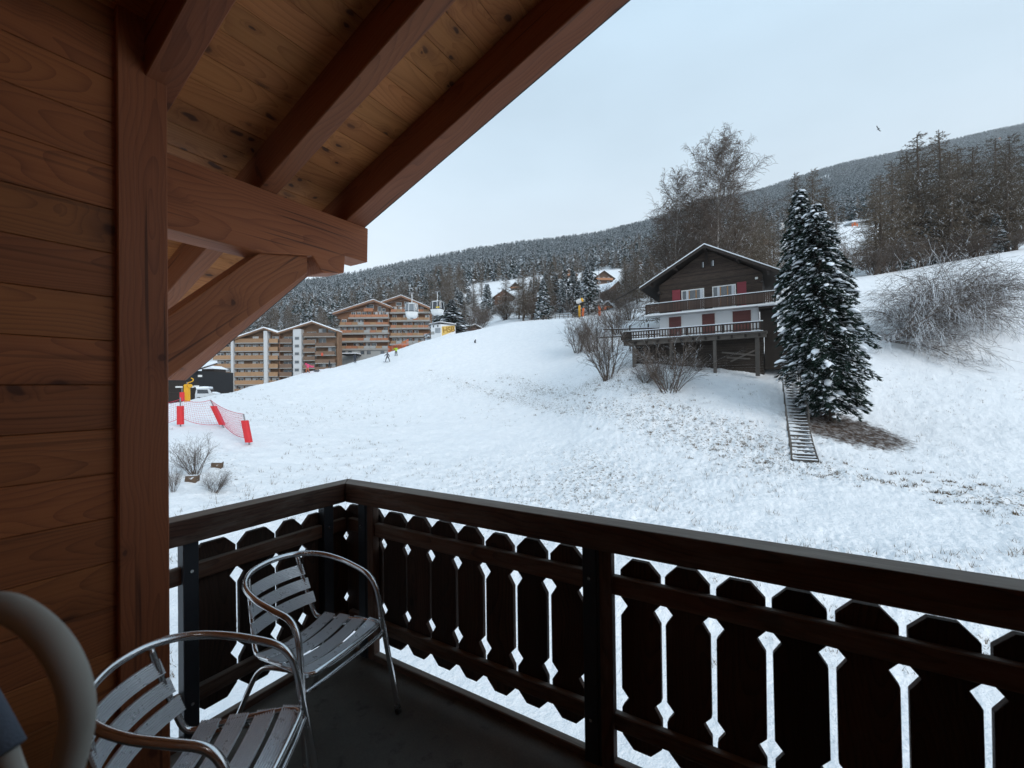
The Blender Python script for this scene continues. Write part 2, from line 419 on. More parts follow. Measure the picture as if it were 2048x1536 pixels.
# right handrail runs along Y from -3.9 to the corner
Lh = 5.9; me = MB().prism([(-Lh/2, -.05, -.0535), (Lh/2-.10, -.05, -.0535), (Lh/2, .05, -.0535), (-Lh/2, .05, -.0535)], (0, 0, .107)).mesh('handrail', W_RAIL, bevel=.006, seg=2)
place('handrail', me, (1.670, YO-Lh/2, (HT+HB)/2), EY, EX, (0, 0, -1), rail)
Ll = 1.12; me = MB().prism([(-Ll/2, -.05, -.0535), (Ll/2-.10, -.05, -.0535), (Ll/2, .05, -.0535), (-Ll/2, .05, -.0535)], (0, 0, .107)).mesh('handrail', W_RAIL, bevel=.006, seg=2)
place('handrail', me, (XO-Ll/2, 2.176, (HT+HB)/2), EX, EY, EZ, rail)
# horizontal rails
def hrail(name, L, h, t, c, ex, ey, m=W_RAIL):
    me = set_mat(plank_mesh(L, h, t, .004), m); place(name, me, c, ex, EZ, ey, rail)
hrail('cross_rail', 5.75, .072, .032, (1.676, YO-.07-5.75/2, -.777), EY, EX)
hrail('cross_rail', 5.75, .064, .032, (1.676, YO-.07-5.75/2, -1.307), EY, EX)
hrail('cross_rail', 1.02, .072, .032, (1.655-.51, 2.182, -.777), EX, (0, -1, 0))
hrail('cross_rail', 1.02, .064, .032, (1.655-.51, 2.182, -1.307), EX, (0, -1, 0))
hrail('kick_board', 5.75, .040, .040, (1.668, YO-.07-5.75/2, ZF+.012), EY, EX)
hrail('kick_board', 1.02, .040, .040, (1.645-.51, 2.176, ZF+.012), EX, (0, -1, 0))
# slats: octagonal ends and notches that make diamonds with the neighbour
def slat_mesh(w, z0=-.675, z1=-1.411, t=.024):
    zc = (z0+z1)/2; H = (z0-z1)/2; W = w/2; ch = .043; nt = .027; nh = .031
    up = H-.183; lo = -(H-.193)
    right = [(H, W-ch), (H-ch*1.05, W), (up+nh, W), (up, W-nt), (up-nh*1.35, W), (lo+nh, W), (lo, W-nt), (lo-nh*1.35, W), (-H+ch*1.05, W), (-H, W-ch)]
    pts = [(a, b, -t/2) for a, b in right]+[(a, -b, -t/2) for a, b in reversed(right)]
    return MB().prism(pts, (0, 0, t)).mesh('slat', W_SLAT, bevel=.0015), zc
gaps = [1.902, 1.724, 1.552, 1.382, 1.212, 1.041, .869, .697]
seen = {}
def slat(y0, y1, axis):
    w = y1-y0
    me, zc = slat_mesh(w+rr.uniform(-.003, .001))
    jz = rr.uniform(-.004, .004); ra = rr.uniform(-.006, .006)
    if axis == 'Y': place('slat', me, (1.706, (y0+y1)/2, zc+jz), (0, math.sin(ra), math.cos(ra)), (0, math.cos(ra), -math.sin(ra)), (-1, 0, 0), rail)
    else: place('slat', me, ((y0+y1)/2, 2.212, zc+jz), (math.sin(ra), 0, math.cos(ra)), (math.cos(ra), 0, -math.sin(ra)), EY, rail)
for a, b in zip(gaps[:-1], gaps[1:]):
    slat(b+.005+.006*(a < 1.4), a-.004-.005*(a < 1.4), 'Y')
slat(1.910, 2.066, 'Y'); slat(2.069, 2.226, 'Y')
y = .562
for k in range(23):
    slat(y-.172+.0095, y-.0095, 'Y'); y -= .172
    if k == 7: y -= .11
for a, b in ((.890, 1.070), (1.084, 1.257), (1.270, 1.405), (1.409, 1.551), (1.554, 1.692)):
    slat(a, b, 'X')
# steel uprights with a bolt each, wooden inner posts beside them
def upright(x, y, along):
    mb = MB()
    if along == 'Y':
        mb.box(x, x+.055, y, y+.058, ZF-.05, HB+.001); mb.box(x+.004, x+.05, y-.012, y-.001, ZF-.05, HB+.001)
    else: mb.box(x, x+.058, y, y+.055, ZF-.05, HB+.001)
    o = mb.build('post', M_STEEL, rail, bevel=.0025)
    for zz in (-.76, -1.32):
        b = MB()
        if along == 'Y': b.tube([(x-.005, y+.03, zz), (x+.001, y+.03, zz)], .007, 8)
        else: b.tube([(x+.03, y-.005, zz), (x+.03, y+.001, zz)], .007, 8)
        bo_ = b.build('bolt', M_ALU); bo_.parent = o; bo_.matrix_parent_inverse = Matrix.LocRotScale(rail.location, rail.rotation_euler, rail.scale).inverted()@Matrix()
        bo_.matrix_parent_inverse = (Matrix.LocRotScale(rail.location, rail.rotation_euler, rail.scale)@Matrix.LocRotScale(rail.location, rail.rotation_euler, rail.scale).inverted()).inverted()
for y in (.632, 1.985, -.94, -2.4): upright(1.640, y, 'Y')
for x in (.835, 1.500): upright(x, 2.146, 'X')
wp = set_mat(plank_mesh(.92, .052, .045, .003), W_RAIL)
for y in (.598, 1.955, -.975): place('inner_post', wp, (1.668, y, (ZF+HB)/2+.01), EZ, EY, EX, rail)

# ------------------------------------------------------------------ aluminium bistro chairs
def smooth_path(pts, n=8):
    P = [np.array(p, float) for p in pts]; P = [2*P[0]-P[1]]+P+[2*P[-1]-P[-2]]; out = []
    for i in range(1, len(P)-2):
        for k in range(n):
            t = k/n; a, b, c, d_ = P[i-1], P[i], P[i+1], P[i+2]
            out.append(.5*((2*b)+(-a+c)*t+(2*a-5*b+4*c-d_)*t*t+(-a+3*b-3*c+d_)*t**3))
    out.append(P[-2]); return out
def ridged(path, nrm, wid, thick=.006, ridges=9):
    """ridged aluminium slat swept along path; wid = across vectors per point, nrm = up vectors"""
    prof = []
    for i in range(ridges):
        a = -.5+i/ridges; st = 1/ridges
        prof += [(a+.10*st, 0), (a+.22*st, .0032), (a+.70*st, .0032), (a+.90*st, 0)]
    prof = [(-.5, -thick)]+prof+[(.5, -thick)]
    m = len(prof); vs = []; fs = []
    for p, n_, w in zip(path, nrm, wid):
        for a, h in prof: vs.append(p+w*a+n_*h)
    L = len(path)
    for i in range(L-1):
        for k in range(m):
            k2 = (k+1) % m; fs.append((i*m+k, i*m+k2, (i+1)*m+k2, (i+1)*m+k))
    fs.append(tuple(range(m-1, -1, -1))); fs.append(tuple((L-1)*m+k for k in range(m)))
    return MB().add(vs, fs)
def make_chair():
    c = empty('aluminium_chair')
    rt = .0125
    half = [(.262, -.262, .012), (.245, -.225, .25), (.232, -.197, .43), (.226, -.182, .54), (.222, -.160, .602), (.222, -.118, .640), (.228, -.04, .662), (.226, .06, .684), (.196, .158, .706), (.118, .232, .722), (0, .258, .727)]
    full = half+[(-x, y, z) for x, y, z in reversed(half[:-1])]
    MB().tube(smooth_path(full, 6), rt, 12).build('arm_hoop', M_ALU, c, True, smooth=True)
    # back uprights, seat sides and front bar in one bent tube
    side = [(.128, .236, .712), (.138, .205, .60), (.150, .172, .49), (.158, .150, .435), (.166, .120, .420), (.178, .05, .425), (.196, -.09, .432), (.204, -.168, .432), (.188, -.202, .432), (.150, -.212, .432), (0, -.214, .430)]
    full = side+[(-x, y, z) for x, y, z in reversed(side[:-1])]
    MB().tube(smooth_path(full, 6), .0105, 10).build('seat_frame', M_ALU, c, True, smooth=True)
    for s in (-1, 1):      # bolts that tie seat frame and arms
        MB().tube([(s*.196, -.172, .428), (s*.240, -.196, .424)], .008, 8).build('connector', M_ALU, c, True, smooth=False)
    # rear legs: one bent tube from the seat sides down to the floor and forward crossbar
    for s in (-1, 1):
        MB().tube(smooth_path([(s*.176, -.10, .412), (s*.186, .02, .404), (s*.192, .075, .385), (s*.200, .115, .33), (s*.222, .190, .16), (s*.242, .250, .012)], 5), .0105, 10).build('leg', M_ALU, c, True, smooth=True)
        MB().tube([(s*.262, -.262, .0), (s*.2605, -.259, .022)], .0145, 10).build('foot_cap', M_PLUG, c, True)
        MB().tube([(s*.2425, .2515, .0), (s*.241, .248, .020)], .0125, 10).build('foot_cap', M_PLUG, c, True)
    MB().tube(smooth_path([(.238, -.205, .385), (.10, -.213, .382), (-.10, -.213, .382), (-.238, -.205, .385)], 5), .008, 8).build('stretcher', M_ALU, c, True, smooth=True)
    # back slats
    for zc, w in ((.640, .135), (.575, .144), (.510, .153)):
        y0 = .205+(zc-.60)*.38
        p, n_, wd = [], [], []
        for k in range(13):
            a = -1+k/6; x = a*(w+.012); yy = y0+.030*(1-a*a)-.004
            nn = np.array((-a*.35, -1, .46)); nn /= np.linalg.norm(nn)
            p.append(np.array((x, yy, zc))+nn*.008); n_.append(nn); wd.append(np.array((0, .42, 1.0))/1.085*.052)
        ridged(p, n_, wd, ridges=7).build('back_slat', M_SLATALU, c, True)
    # seat slats, dished
    for i, yc in enumerate((.082, -.003, -.088, -.170)):
        hw = .176+(.082-yc)*.115
        p, n_, wd = [], [], []
        for k in range(13):
            a = -1+k/6; x = a*(hw+.008)
            zz = .440-.030*(1-a*a)+(-.004 if i == 0 else 0)
            nn = np.array((-a*.32, 0, 1.)); nn /= np.linalg.norm(nn)
            p.append(np.array((x, yc, zz))); n_.append(nn); wd.append(np.array((0, .064, -.002 if i < 3 else .006)))
        ridged(p, n_, wd, ridges=8).build('seat_slat', M_SLATALU, c, True)
    return c
ch1 = make_chair()
ch1.location = (.600, 1.412, ZF); ch1.rotation_euler = (0, 0, R(38)); ch1.scale = (.95, .95, .995)
tag(ch1, 'aluminium slat chair nearest the viewer, in front of the plank wall', 'chair', 'aluminium slat chairs on the balcony')
ch2 = copy_tree(ch1); ch2.scale = (.97, .97, .99); ch2.location = (1.150, 1.738, ZF); ch2.rotation_euler = (0, 0, R(9))
tag(ch2, 'aluminium slat chair in the railing corner, behind the nearer chair', 'chair', 'aluminium slat chairs on the balcony')

# blurred pale grey hoop-back chair close to the lens
M_GREY = plain('matt_grey_tube', (.34, .335, .30), .7, 0, .06, 30)
M_BLUE = plain('blue_grey_fabric', (.085, .105, .14), .85, 0, .15, 60, bump=.3, bscale=400)
hc = empty('hoop_back_chair', (.05, .80, ZF)); tag(hc, 'pale grey hoop-back chair, its thick round rim blurred close to the lens', 'chair')
P3 = [at(px, py, dd) for px, py, dd in ((-300, 1560, .50), (-235, 1380, .47), (-130, 1255, .44), (-20, 1212, .42), (60, 1240, .41), (122, 1308, .40), (155, 1400, .40), (148, 1490, .405), (120, 1580, .41), (80, 1680, .42), (40, 1790, .44))]
MB().tube(smooth_path(P3, 6), .0128, 14).build('back_rim', M_GREY, hc, smooth=True)
seatc = np.array((.10, .62, ZF+.45))
MB().box(-.16, .26, .42, .84, ZF+.43, ZF+.47).build('seat', M_GREY, hc, bevel=.02, seg=3)
q0, q1 = P3[0], P3[-1]
for q, tx, ty in ((q0, -.14, .83), (q1, .24, .44)):
    MB().tube(smooth_path([q, (q*.5+np.array((tx, ty, ZF+.47))*.5), (tx, ty, ZF+.44), (tx, ty, ZF)], 5), .018, 10).build('leg', M_GREY, hc, smooth=True)
for tx, ty in ((-.14, .45), (.22, .82)): MB().tube([(tx, ty, ZF+.44), (tx, ty, ZF)], .018, 10).build('leg', M_GREY, hc, smooth=True)
b0 = at(-60, 1370, .47); b1 = at(12, 1505, .46); b2 = at(60, 1640, .46)
MB().tube([b0, b0*.5+b1*.5, b1*1.0], [.0155, .016, .016], 12).build('back_pad', M_BLUE, hc, smooth=True)
MB().tube([b1*.998, b2], [.010, .010], 10).build('back_spindle', M_GREY, hc, smooth=True)

# ================================================================== TERRAIN
_prng = np.random.RandomState(3); _perm = _prng.permutation(4096); _grad = _prng.rand(4096)*2*np.pi
def perlin(x, y):
    xi = np.floor(x).astype(np.int64); yi = np.floor(y).astype(np.int64); xf = x-xi; yf = y-yi
    def g(i, j, dx, dy):
        h = _grad[_perm[(i+_perm[j & 4095]) & 4095]]; return np.cos(h)*dx+np.sin(h)*dy
    u = xf*xf*xf*(xf*(xf*6-15)+10); v = yf*yf*yf*(yf*(yf*6-15)+10)
    a = g(xi, yi, xf, yf); b = g(xi+1, yi, xf-1, yf); c = g(xi, yi+1, xf, yf-1); d_ = g(xi+1, yi+1, xf-1, yf-1)
    return (a+(b-a)*u)+((c+(d_-c)*u)-(a+(b-a)*u))*v
# profile of the hillside for a set of bearings: (distance, height) or (distance, 'photo row')
COLS = {
 200: [(4,'z',-5.3),(12,'z',-5.0),(17,1005),(21,945),(30,862),(42,812),(55,'z',-2.2),(75,'z',-2.6),(140,'z',-2.5),(230,'z',22),(450,636),(900,590),(1500,'z',150),(3300,'z',100)],
 340: [(4,'z',-5.3),(12,'z',-5.0),(17,1002),(21,940),(30,857),(42,805),(55,'z',-2.0),(75,'z',-2.6),(140,'z',-2.5),(230,'z',22),(450,636),(900,590),(1500,'z',150),(3300,'z',100)],
 430: [(4,'z',-5.3),(12,'z',-5.0),(17,1008),(21,952),(28,875),(40,810),(52,783),(62,'z',-1.6),(75,'z',-2.4),(140,'z',-2.5),(230,'z',24),(450,630),(900,585),(1500,'z',160),(3300,'z',100)],
 500: [(4,'z',-5.3),(12,'z',-5.0),(18,1000),(27,888),(40,825),(62,764),(75,'z',-1.0),(140,'z',-2),(230,'z',26),(450,622),(900,578),(1500,'z',170),(3300,'z',100)],
 620: [(4,'z',-5.3),(12,'z',-5.0),(18,1000),(30,885),(45,818),(70,735),(82,'z',1.5),(140,'z',-1),(230,'z',28),(450,612),(950,565),(1500,'z',180),(3300,'z',120)],
 740: [(4,'z',-5.3),(12,'z',-5.0),(18,1002),(30,895),(45,825),(60,768),(78,708),(92,'z',3.5),(160,'z',2),(260,'z',40),(460,592),(1000,547),(1600,'z',210),(3300,'z',150)],
 860: [(4,'z',-5.3),(12,'z',-5.0),(18,1004),(30,900),(45,828),(60,760),(84,668),(98,'z',8),(160,'z',14),(260,'z',55),(460,572),(1050,522),(1700,'z',250),(3300,'z',180)],
 1000: [(4,'z',-5.3),(12,'z',-5.0),(18,1006),(30,905),(45,828),(60,757),(88,645),(100,648),(130,632),(180,607),(260,580),(400,552),(600,530),(1100,498),(1800,'z',280),(3300,'z',200)],
 1110: [(4,'z',-5.3),(12,'z',-5.0),(18,1006),(30,905),(45,824),(60,748),(85,637),(100,640),(130,622),(180,598),(260,568),(400,545),(600,520),(1100,482),(1800,'z',320),(3300,'z',220)],
 1250: [(4,'z',-5.3),(12,'z',-5.0),(18,1008),(28,905),(36,810),(44,731),(56,690),(85,632),(110,618),(150,598),(220,568),(300,545),(420,520),(1150,459),(1800,'z',380),(3300,'z',240)],
 1400: [(4,'z',-5.3),(12,'z',-5.0),(18,1010),(26,915),(34,815),(42,733),(56,686),(66,655),(85,600),(120,540),(200,522),(300,512),(500,480),(1400,405),(2000,'z',560),(3300,'z',300)],
 1550: [(4,'z',-5.3),(12,'z',-5.0),(18,1010),(25,922),(33,815),(41,730),(52,675),(64,625),(85,560),(120,512),(200,482),(400,450),(1000,405),(1600,372),(2200,'z',640),(3300,'z',300)],
 1700: [(4,'z',-5.3),(12,'z',-5.0),(18,1010),(24,932),(32,840),(42,735),(56,638),(75,557),(88,557),(110,548),(160,500),(250,447),(300,447),(450,425),(900,375),(1700,322),(2400,'z',760),(3300,'z',300)],
 1800: [(4,'z',-5.3),(12,'z',-5.0),(18,1012),(24,935),(32,845),(45,715),(60,612),(78,541),(90,545),(130,520),(200,472),(300,430),(600,375),(1800,306),(2500,'z',850),(3300,'z',300)],
 2048: [(4,'z',-5.3),(12,'z',-5.0),(18,1012),(23,950),(32,835),(45,702),(60,590),(78,497),(90,500),(130,480),(200,440),(300,400),(600,335),(1800,248),(2500,'z',950),(3300,'z',300)],
 2300: [(4,'z',-5.3),(12,'z',-5.0),(18,1012),(23,950),(32,835),(45,690),(60,575),(78,470),(90,475),(130,450),(200,410),(300,370),(600,300),(1800,205),(2500,'z',1000),(3300,'z',300)],
}
def _z(px, py, dep): return float((ray(px, py)*dep)[2])
_cpx = np.array(sorted(COLS)); _cdat = []
for px in _cpx:
    ks = COLS[px]; _cdat.append((np.log([k[0] for k in ks]), np.array([k[2] if k[1] == 'z' else _z(px, k[1], k[0]) for k in ks], float)))
NP_, ND_ = 520, 420
G_U = np.linspace((100-1024)/FPX, (2400-1024)/FPX, NP_); G_L = np.linspace(math.log(4), math.log(3300), ND_)
_zc = np.array([np.interp(G_L, a, b/np.exp(a))*np.exp(G_L) for a, b in _cdat])             # columns x depth
_pp = G_U*FPX+1024
G_Z = np.empty((NP_, ND_))
for j in range(ND_): G_Z[:, j] = np.interp(_pp, _cpx, _zc[:, j])
def _blur(a, n, ax):
    k = np.hanning(n+2)[1:-1]; k /= k.sum(); pad = [(0, 0), (0, 0)]; pad[ax] = (n//2, n//2); b = np.pad(a, pad, mode='edge')
    return np.apply_along_axis(lambda r_: np.convolve(r_, k, 'valid'), ax, b)
G_Z = _blur(_blur(G_Z, 9, 1), 41, 0)
FH = np.array((math.cos(YAW), math.sin(YAW))); RHV = np.array((math.sin(YAW), -math.cos(YAW)))
def zbase(u, dep):
    iu = np.clip((u-G_U[0])/(G_U[1]-G_U[0]), 0, NP_-1.001); il = np.clip((np.log(np.maximum(dep, 4))-G_L[0])/(G_L[1]-G_L[0]), 0, ND_-1.001)
    a = iu.astype(int); b = il.astype(int); fa = iu-a; fb = il-b
    return (G_Z[a, b]*(1-fa)+G_Z[a+1, b]*fa)*(1-fb)+(G_Z[a, b+1]*(1-fa)+G_Z[a+1, b+1]*fa)*fb
TRK = [np.array([FH*d_+RHV*((px-1024)/FPX)*d_ for px, d_ in pl]) for pl in (
    [(860, 64), (960, 55), (1080, 47), (1220, 37), (1380, 29.5), (1500, 26), (1620, 23.6)], [(1600, 24.2), (1760, 21.5), (1900, 19.8), (2060, 18.2), (2300, 16.5)],
    [(1000, 62), (1120, 50), (1260, 39.5), (1420, 31), (1560, 27)])]
def track_dist(x, y):
    best = np.full(np.shape(x), 1e9)
    for pl in TRK[:3]:
        for a, b in zip(pl[:-1], pl[1:]):
            ab = b-a; t = np.clip(((x-a[0])*ab[0]+(y-a[1])*ab[1])/(ab@ab), 0, 1)
            best = np.minimum(best, np.hypot(x-a[0]-ab[0]*t, y-a[1]-ab[1]*t))
    return best
def thinness(x, y):
    """where the snow cover is thin: along the trampled line, on the left bank, in patches"""
    f = x*FH[0]+y*FH[1]; s_ = x*RHV[0]+y*RHV[1]; u = s_/np.maximum(f, 1)*FPX+1024
    v = .39+.9*perlin(x*.055+4, y*.055)+.55*perlin(x*.17, y*.17+8)
    d_ = track_dist(x+.8*perlin(x*.3, y*.3), y+.8*perlin(x*.3+5, y*.3))
    v = v+.62*np.exp(-(d_/1.9)**2)
    bank = np.exp(-((u-465)/70)**2-((f-22.5)/5)**2); v = v+.75*bank
    v = v-.45*np.clip((u-1640)/160, 0, 1)*np.clip((f-16)/6, 0, 1)
    return np.clip(v*(1-.55*np.clip((f-42)/25, 0, 1)), 0, 1)
def zterr(x, y, fine=True):
    x = np.asarray(x, float); y = np.asarray(y, float)
    f = x*FH[0]+y*FH[1]; s = x*RHV[0]+y*RHV[1]; r_ = np.hypot(f, s); dep = np.maximum(f, .35*r_)
    z_ = zbase(s/np.maximum(dep, .1), dep)
    w = np.clip((r_-6)/10, 0, 1)
    z_ = z_+w*(.16*perlin(x*.23, y*.23)+.10*perlin(x*.7+9, y*.7))
    if fine:
        w2 = w*np.clip((140-r_)/60, 0, 1)
        near = r_ < 150
        patch = np.full(np.shape(r_), .3); tr_ = np.zeros(np.shape(r_))
        if np.ndim(x):
            patch[near] = .35+.75*thinness(x[near], y[near]); td = track_dist(x[near]+.35*perlin(x[near]*.9, y[near]*.9), y[near]); tr_[near] = np.exp(-(td/.30)**2)*np.clip(.4+1.6*perlin(x[near]*1.1, y[near]*1.1+2), 0, 1)
        z_ = z_+w2*(patch*(.13*perlin(x*1.9, y*1.9+3)+.16*np.abs(perlin(x*3.4, y*3.4))+.08*perlin(x*6.1, y*6.1))-.24*tr_)
    z_ = z_+np.clip((r_-150)/400, 0, 1)*(3*perlin(x*.012, y*.012)+6*perlin(x*.0045, y*.0045+7))
    return z_
def gp(px, dep, dz=0.0):
    """ground point on the bearing of photo column px, dep metres ahead"""
    u = (px-1024)/FPX; q = FH*dep+RHV*u*dep
    return np.array((q[0], q[1], float(zterr(q[0], q[1]))+dz))

def snow_mat():
    t = NT('snow_with_grass'); tc = t.n('TexCoord'); p = tc.outputs['Object']
    fine = t.noise(p, 5.5, 4, .62); mid = t.noise(p, 1.7, 3, .55); big = t.noise(p, .085, 3, .55); tiny = t.noise(p, 17, 3, .6)
    col = t.mix(t.smooth(mid, .3, .7), (.885, .892, .905), (.83, .842, .862))
    # withered grass pricking through where the cover is thin
    an = t.n('Attribute'); an.attribute_name = 'thin'; thin = an.outputs['Fac']
    g = t.math('ADD', t.math('MULTIPLY', fine, .62), t.math('MULTIPLY', tiny, .38))
    thr = t.lin(thin, 0, 1, .66, .525)
    gm = t.smooth(g, thr, t.math('ADD', thr, .05))
    gm = t.math('MULTIPLY', gm, t.lin(thin, 0, 1, .35, .85))
    # bare litter round the two tall spruces
    sp = t.n('SeparateXYZ'); t.put(sp.inputs[0], p)
    def disc(cx, cy, r0, r1):
        dd = t.math('SQRT', t.math('ADD', t.math('POWER', t.math('SUBTRACT', sp.outputs[0], cx), 2.0), t.math('POWER', t.math('SUBTRACT', sp.outputs[1], cy), 2.0)))
        dd = t.math('ADD', dd, t.math('MULTIPLY', t.math('SUBTRACT', t.noise(p, 1.7, 5, .75), .5), 4.2))
        return t.smooth(dd, r1, r0)
    lit = disc(LIT[0], LIT[1], 2.5, 3.7)
    ht = t.noise(p, 9, 5, .7)
    gcol = t.mix(ht, (.10, .070, .045), (.19, .145, .10))
    col = t.mix(gm, col, gcol)
    lcol = t.mix(t.smooth(ht, .35, .65), (.030, .018, .012), (.085, .050, .032))
    col = t.mix(t.math('MULTIPLY', lit, t.lin(t.noise(p, 3.1, 4, .7), .3, .55, .6, 1.0)), col, lcol)
    t.bump(t.math('ADD', t.math('MULTIPLY', fine, .7), t.math('MULTIPLY', tiny, .25)), .8, .16)
    return t.set(Base_Color=col, Roughness=.75, Specular_IOR_Level=.25)
LIT = gp(1690, 29.9)
M_SNOW = snow_mat()
def mesh_np(name, V, F, mats, mi=None, smooth=False):
    """fast mesh from arrays; F is (n,3) or (n,4)"""
    me = bpy.data.meshes.new(name); V = np.asarray(V, np.float32); F = np.asarray(F, np.int32); n, k = F.shape
    me.vertices.add(len(V)); me.vertices.foreach_set('co', V.ravel())
    me.loops.add(n*k); me.loops.foreach_set('vertex_index', F.ravel())
    me.polygons.add(n); me.polygons.foreach_set('loop_start', np.arange(0, n*k, k, dtype=np.int32))
    try: me.polygons.foreach_set('loop_total', np.full(n, k, np.int32))
    except Exception: pass
    for m in (mats if isinstance(mats, (list, tuple)) else [mats]): me.materials.append(m)
    if mi is not None: me.polygons.foreach_set('material_index', np.asarray(mi, np.int32))
    if smooth: me.polygons.foreach_set('use_smooth', np.ones(n, bool))
    me.update(calc_edges=True); return me
def make_terrain():
    az = np.concatenate([np.linspace(R(-175), R(-54), 50)[:-1], np.linspace(R(-54), R(54), 760), np.linspace(R(54), R(175), 50)[1:]])
    rr_ = np.concatenate([np.exp(np.linspace(math.log(2.0), math.log(14), 60))[:-1], np.exp(np.linspace(math.log(14), math.log(110), 290))[:-1], np.exp(np.linspace(math.log(110), math.log(3300), 110))])
    A, RR = np.meshgrid(az, rr_, indexing='ij')
    f = RR*np.cos(A); s = RR*np.sin(A)
    X = f*FH[0]+s*RHV[0]; Y = f*FH[1]+s*RHV[1]; Z = zterr(X, Y)
    V = np.stack([X, Y, Z], -1).reshape(-1, 3); na, nr = A.shape
    i = np.arange(na-1)[:, None]*nr+np.arange(nr-1)[None, :]
    F = np.stack([i, i+nr, i+nr+1, i+1], -1).reshape(-1, 4)
    c = len(V); V = np.vstack([V, [[0, 0, -5.3]]])
    me = mesh_np('snow_slope', V, F[:, ::-1], M_SNOW, smooth=True)
    th = np.concatenate([thinness(X.ravel(), Y.ravel())*np.clip((RR.ravel()-9)/6, 0, 1)*np.clip((140-RR.ravel())/60, 0, 1), [0]])
    a_ = me.attributes.new('thin', 'FLOAT', 'POINT'); a_.data.foreach_set('value', th.astype(np.float32))
    return link('snow_slope', me)
ter = make_terrain(); tag(ter, 'snow covered hillside rising to the forested mountain', kind='structure')

# ================================================================== VEGETATION
def snowy(name, dark, light, lo=.25, hi=.7, amt=.9, nscale=3.0, objvar=.0):
    """bark or twigs that carry snow on whatever faces up"""
    t = NT(name); tc = t.n('TexCoord'); ge = t.n('NewGeometry'); sn = t.n('SeparateXYZ'); t.put(sn.inputs[0], ge.outputs['True Normal'])
    nz = t.noise(tc.outputs['Object'], nscale, 3, .6)
    f = t.math('MULTIPLY', t.smooth(t.math('ADD', sn.outputs[2], t.lin(nz, .3, .7, -.35, .35)), lo, hi), amt)
    col = t.mix(t.noise(tc.outputs['Object'], 1.1, 3, .6), dark, light)
    if objvar:
        oi = t.n('ObjectInfo'); hs = t.n('HueSaturation'); t.put(hs.inputs['Color'], col)
        t.put(hs.inputs['Value'], t.lin(oi.outputs['Random'], 0, 1, 1-objvar, 1+objvar)); col = hs.outputs[0]
    return t.set(Base_Color=t.mix(f, col, (.80, .83, .87)), Roughness=.85, Specular_IOR_Level=.15)
M_NEEDLE = plain('spruce_needles', (.016, .034, .024), .8, 0, .45, 1.4, spec=.2, objvar=.25)
M_NEEDLE2 = plain('hazy_frosted_needles', (.026, .044, .038), .85, 0, .4, .3, spec=.15)  # far needles: frost plus distance haze greyed into the colour
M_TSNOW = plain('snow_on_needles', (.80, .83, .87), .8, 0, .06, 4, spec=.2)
M_TSNOW2 = plain('hazy_rime_on_needles', (.62, .66, .70), .85, 0, .2, .3, spec=.1)  # far snow: rime, its colour dulled towards distance haze
M_BARK = snowy('trunk_bark', (.060, .045, .036), (.110, .088, .072), .55, .9, .6)
M_LARCH = snowy('larch_twigs', (.095, .072, .052), (.165, .128, .092), .30, .8, .8, 2.0, .15)
M_TWIG = snowy('bare_twigs', (.085, .064, .052), (.155, .120, .098), .50, .95, .75, 3.0)
M_WILLOW = snowy('snow_laden_twigs', (.080, .060, .048), (.145, .110, .086), -.45, .15, .95, 2.5)
def birch_bark():
    t = NT('birch_bark'); tc = t.n('TexCoord')
    w = t.noise(t.vmath('MULTIPLY', tc.outputs['Object'], (2, 2, 6)), 2.0, 4, .65)
    return t.set(Base_Color=t.mix(t.smooth(w, .5, .62), (.42, .39, .36), (.06, .05, .045)), Roughness=.8)
M_BIRCH = birch_bark()

def conifer(seed, H, Rb, nb, nq, qs, snow, z0=.08, droop=.45, wid=.42, power=.85, low0=.8):
    """crown of a spruce: drooping boughs carrying needle sprays; returns arrays"""
    g = np.random.RandomState(seed)
    t = (np.arange(nb)+g.rand(nb))/nb; t = z0+(1-z0)*(1-(1-t)**1.25)*.985
    rad = np.minimum(Rb*(1-t)**power*(.62+.62*g.rand(nb)), Rb*.93)+.012*H*(1-t)+.03
    rad = rad*np.clip(low0+(1-low0)*(t-z0)/.24, low0, 1)
    az = np.arange(nb)*2.39996+g.rand(nb)*.9
    i = np.repeat(np.arange(nb), nq); n = len(i)
    s = .12+.92*g.rand(n)**.62
    a = az[i]; r_ = rad[i]
    ox = np.stack([np.cos(a), np.sin(a), np.zeros(n)], 1); sx = np.stack([-np.sin(a), np.cos(a), np.zeros(n)], 1)
    lat = (g.rand(n)-.5)*.62*r_*s*(1.25-s)
    base = ox*(r_*s)[:, None]+sx*lat[:, None]; base[:, 2] = t[i]*H+r_*(.14*s-droop*s*s)+g.randn(n)*.02*H*(1-t[i])*.3
    dr = ox*(.55+.5*g.rand(n))[:, None]+sx*(np.sign(lat)*(.15+.9*g.rand(n)))[:, None]; dr[:, 2] = -.15-.6*g.rand(n)*s
    dr /= np.linalg.norm(dr, axis=1)[:, None]
    ln = qs*(.55+.9*g.rand(n))*(.45+.55*np.clip(r_/(.6*Rb), 0, 1))
    up = np.array((0, 0, 1.))+g.randn(n, 3)*.45
    sd_ = np.cross(dr, up); sd_ /= np.linalg.norm(sd_, axis=1)[:, None]+1e-9
    w = (ln*wid*(.7+.6*g.rand(n)))[:, None]; l = ln[:, None]
    mi = (g.rand(n) < snow*np.clip(.25+1.2*s, 0, 1)*(.55+.9*g.rand(nb)[i])).astype(np.int32)
    base[:, 2] += mi*.03*qs/.4
    V = np.stack([base-dr*l*.25, base+dr*l*.30+sd_*w*.5, base+dr*l*.75, base+dr*l*.30-sd_*w*.5], 1)
    V[:, (1, 3), 2] -= (ln*.06)[:, None]
    return V.reshape(-1, 3), np.arange(4*n).reshape(n, 4), mi, (t, rad, az, droop)
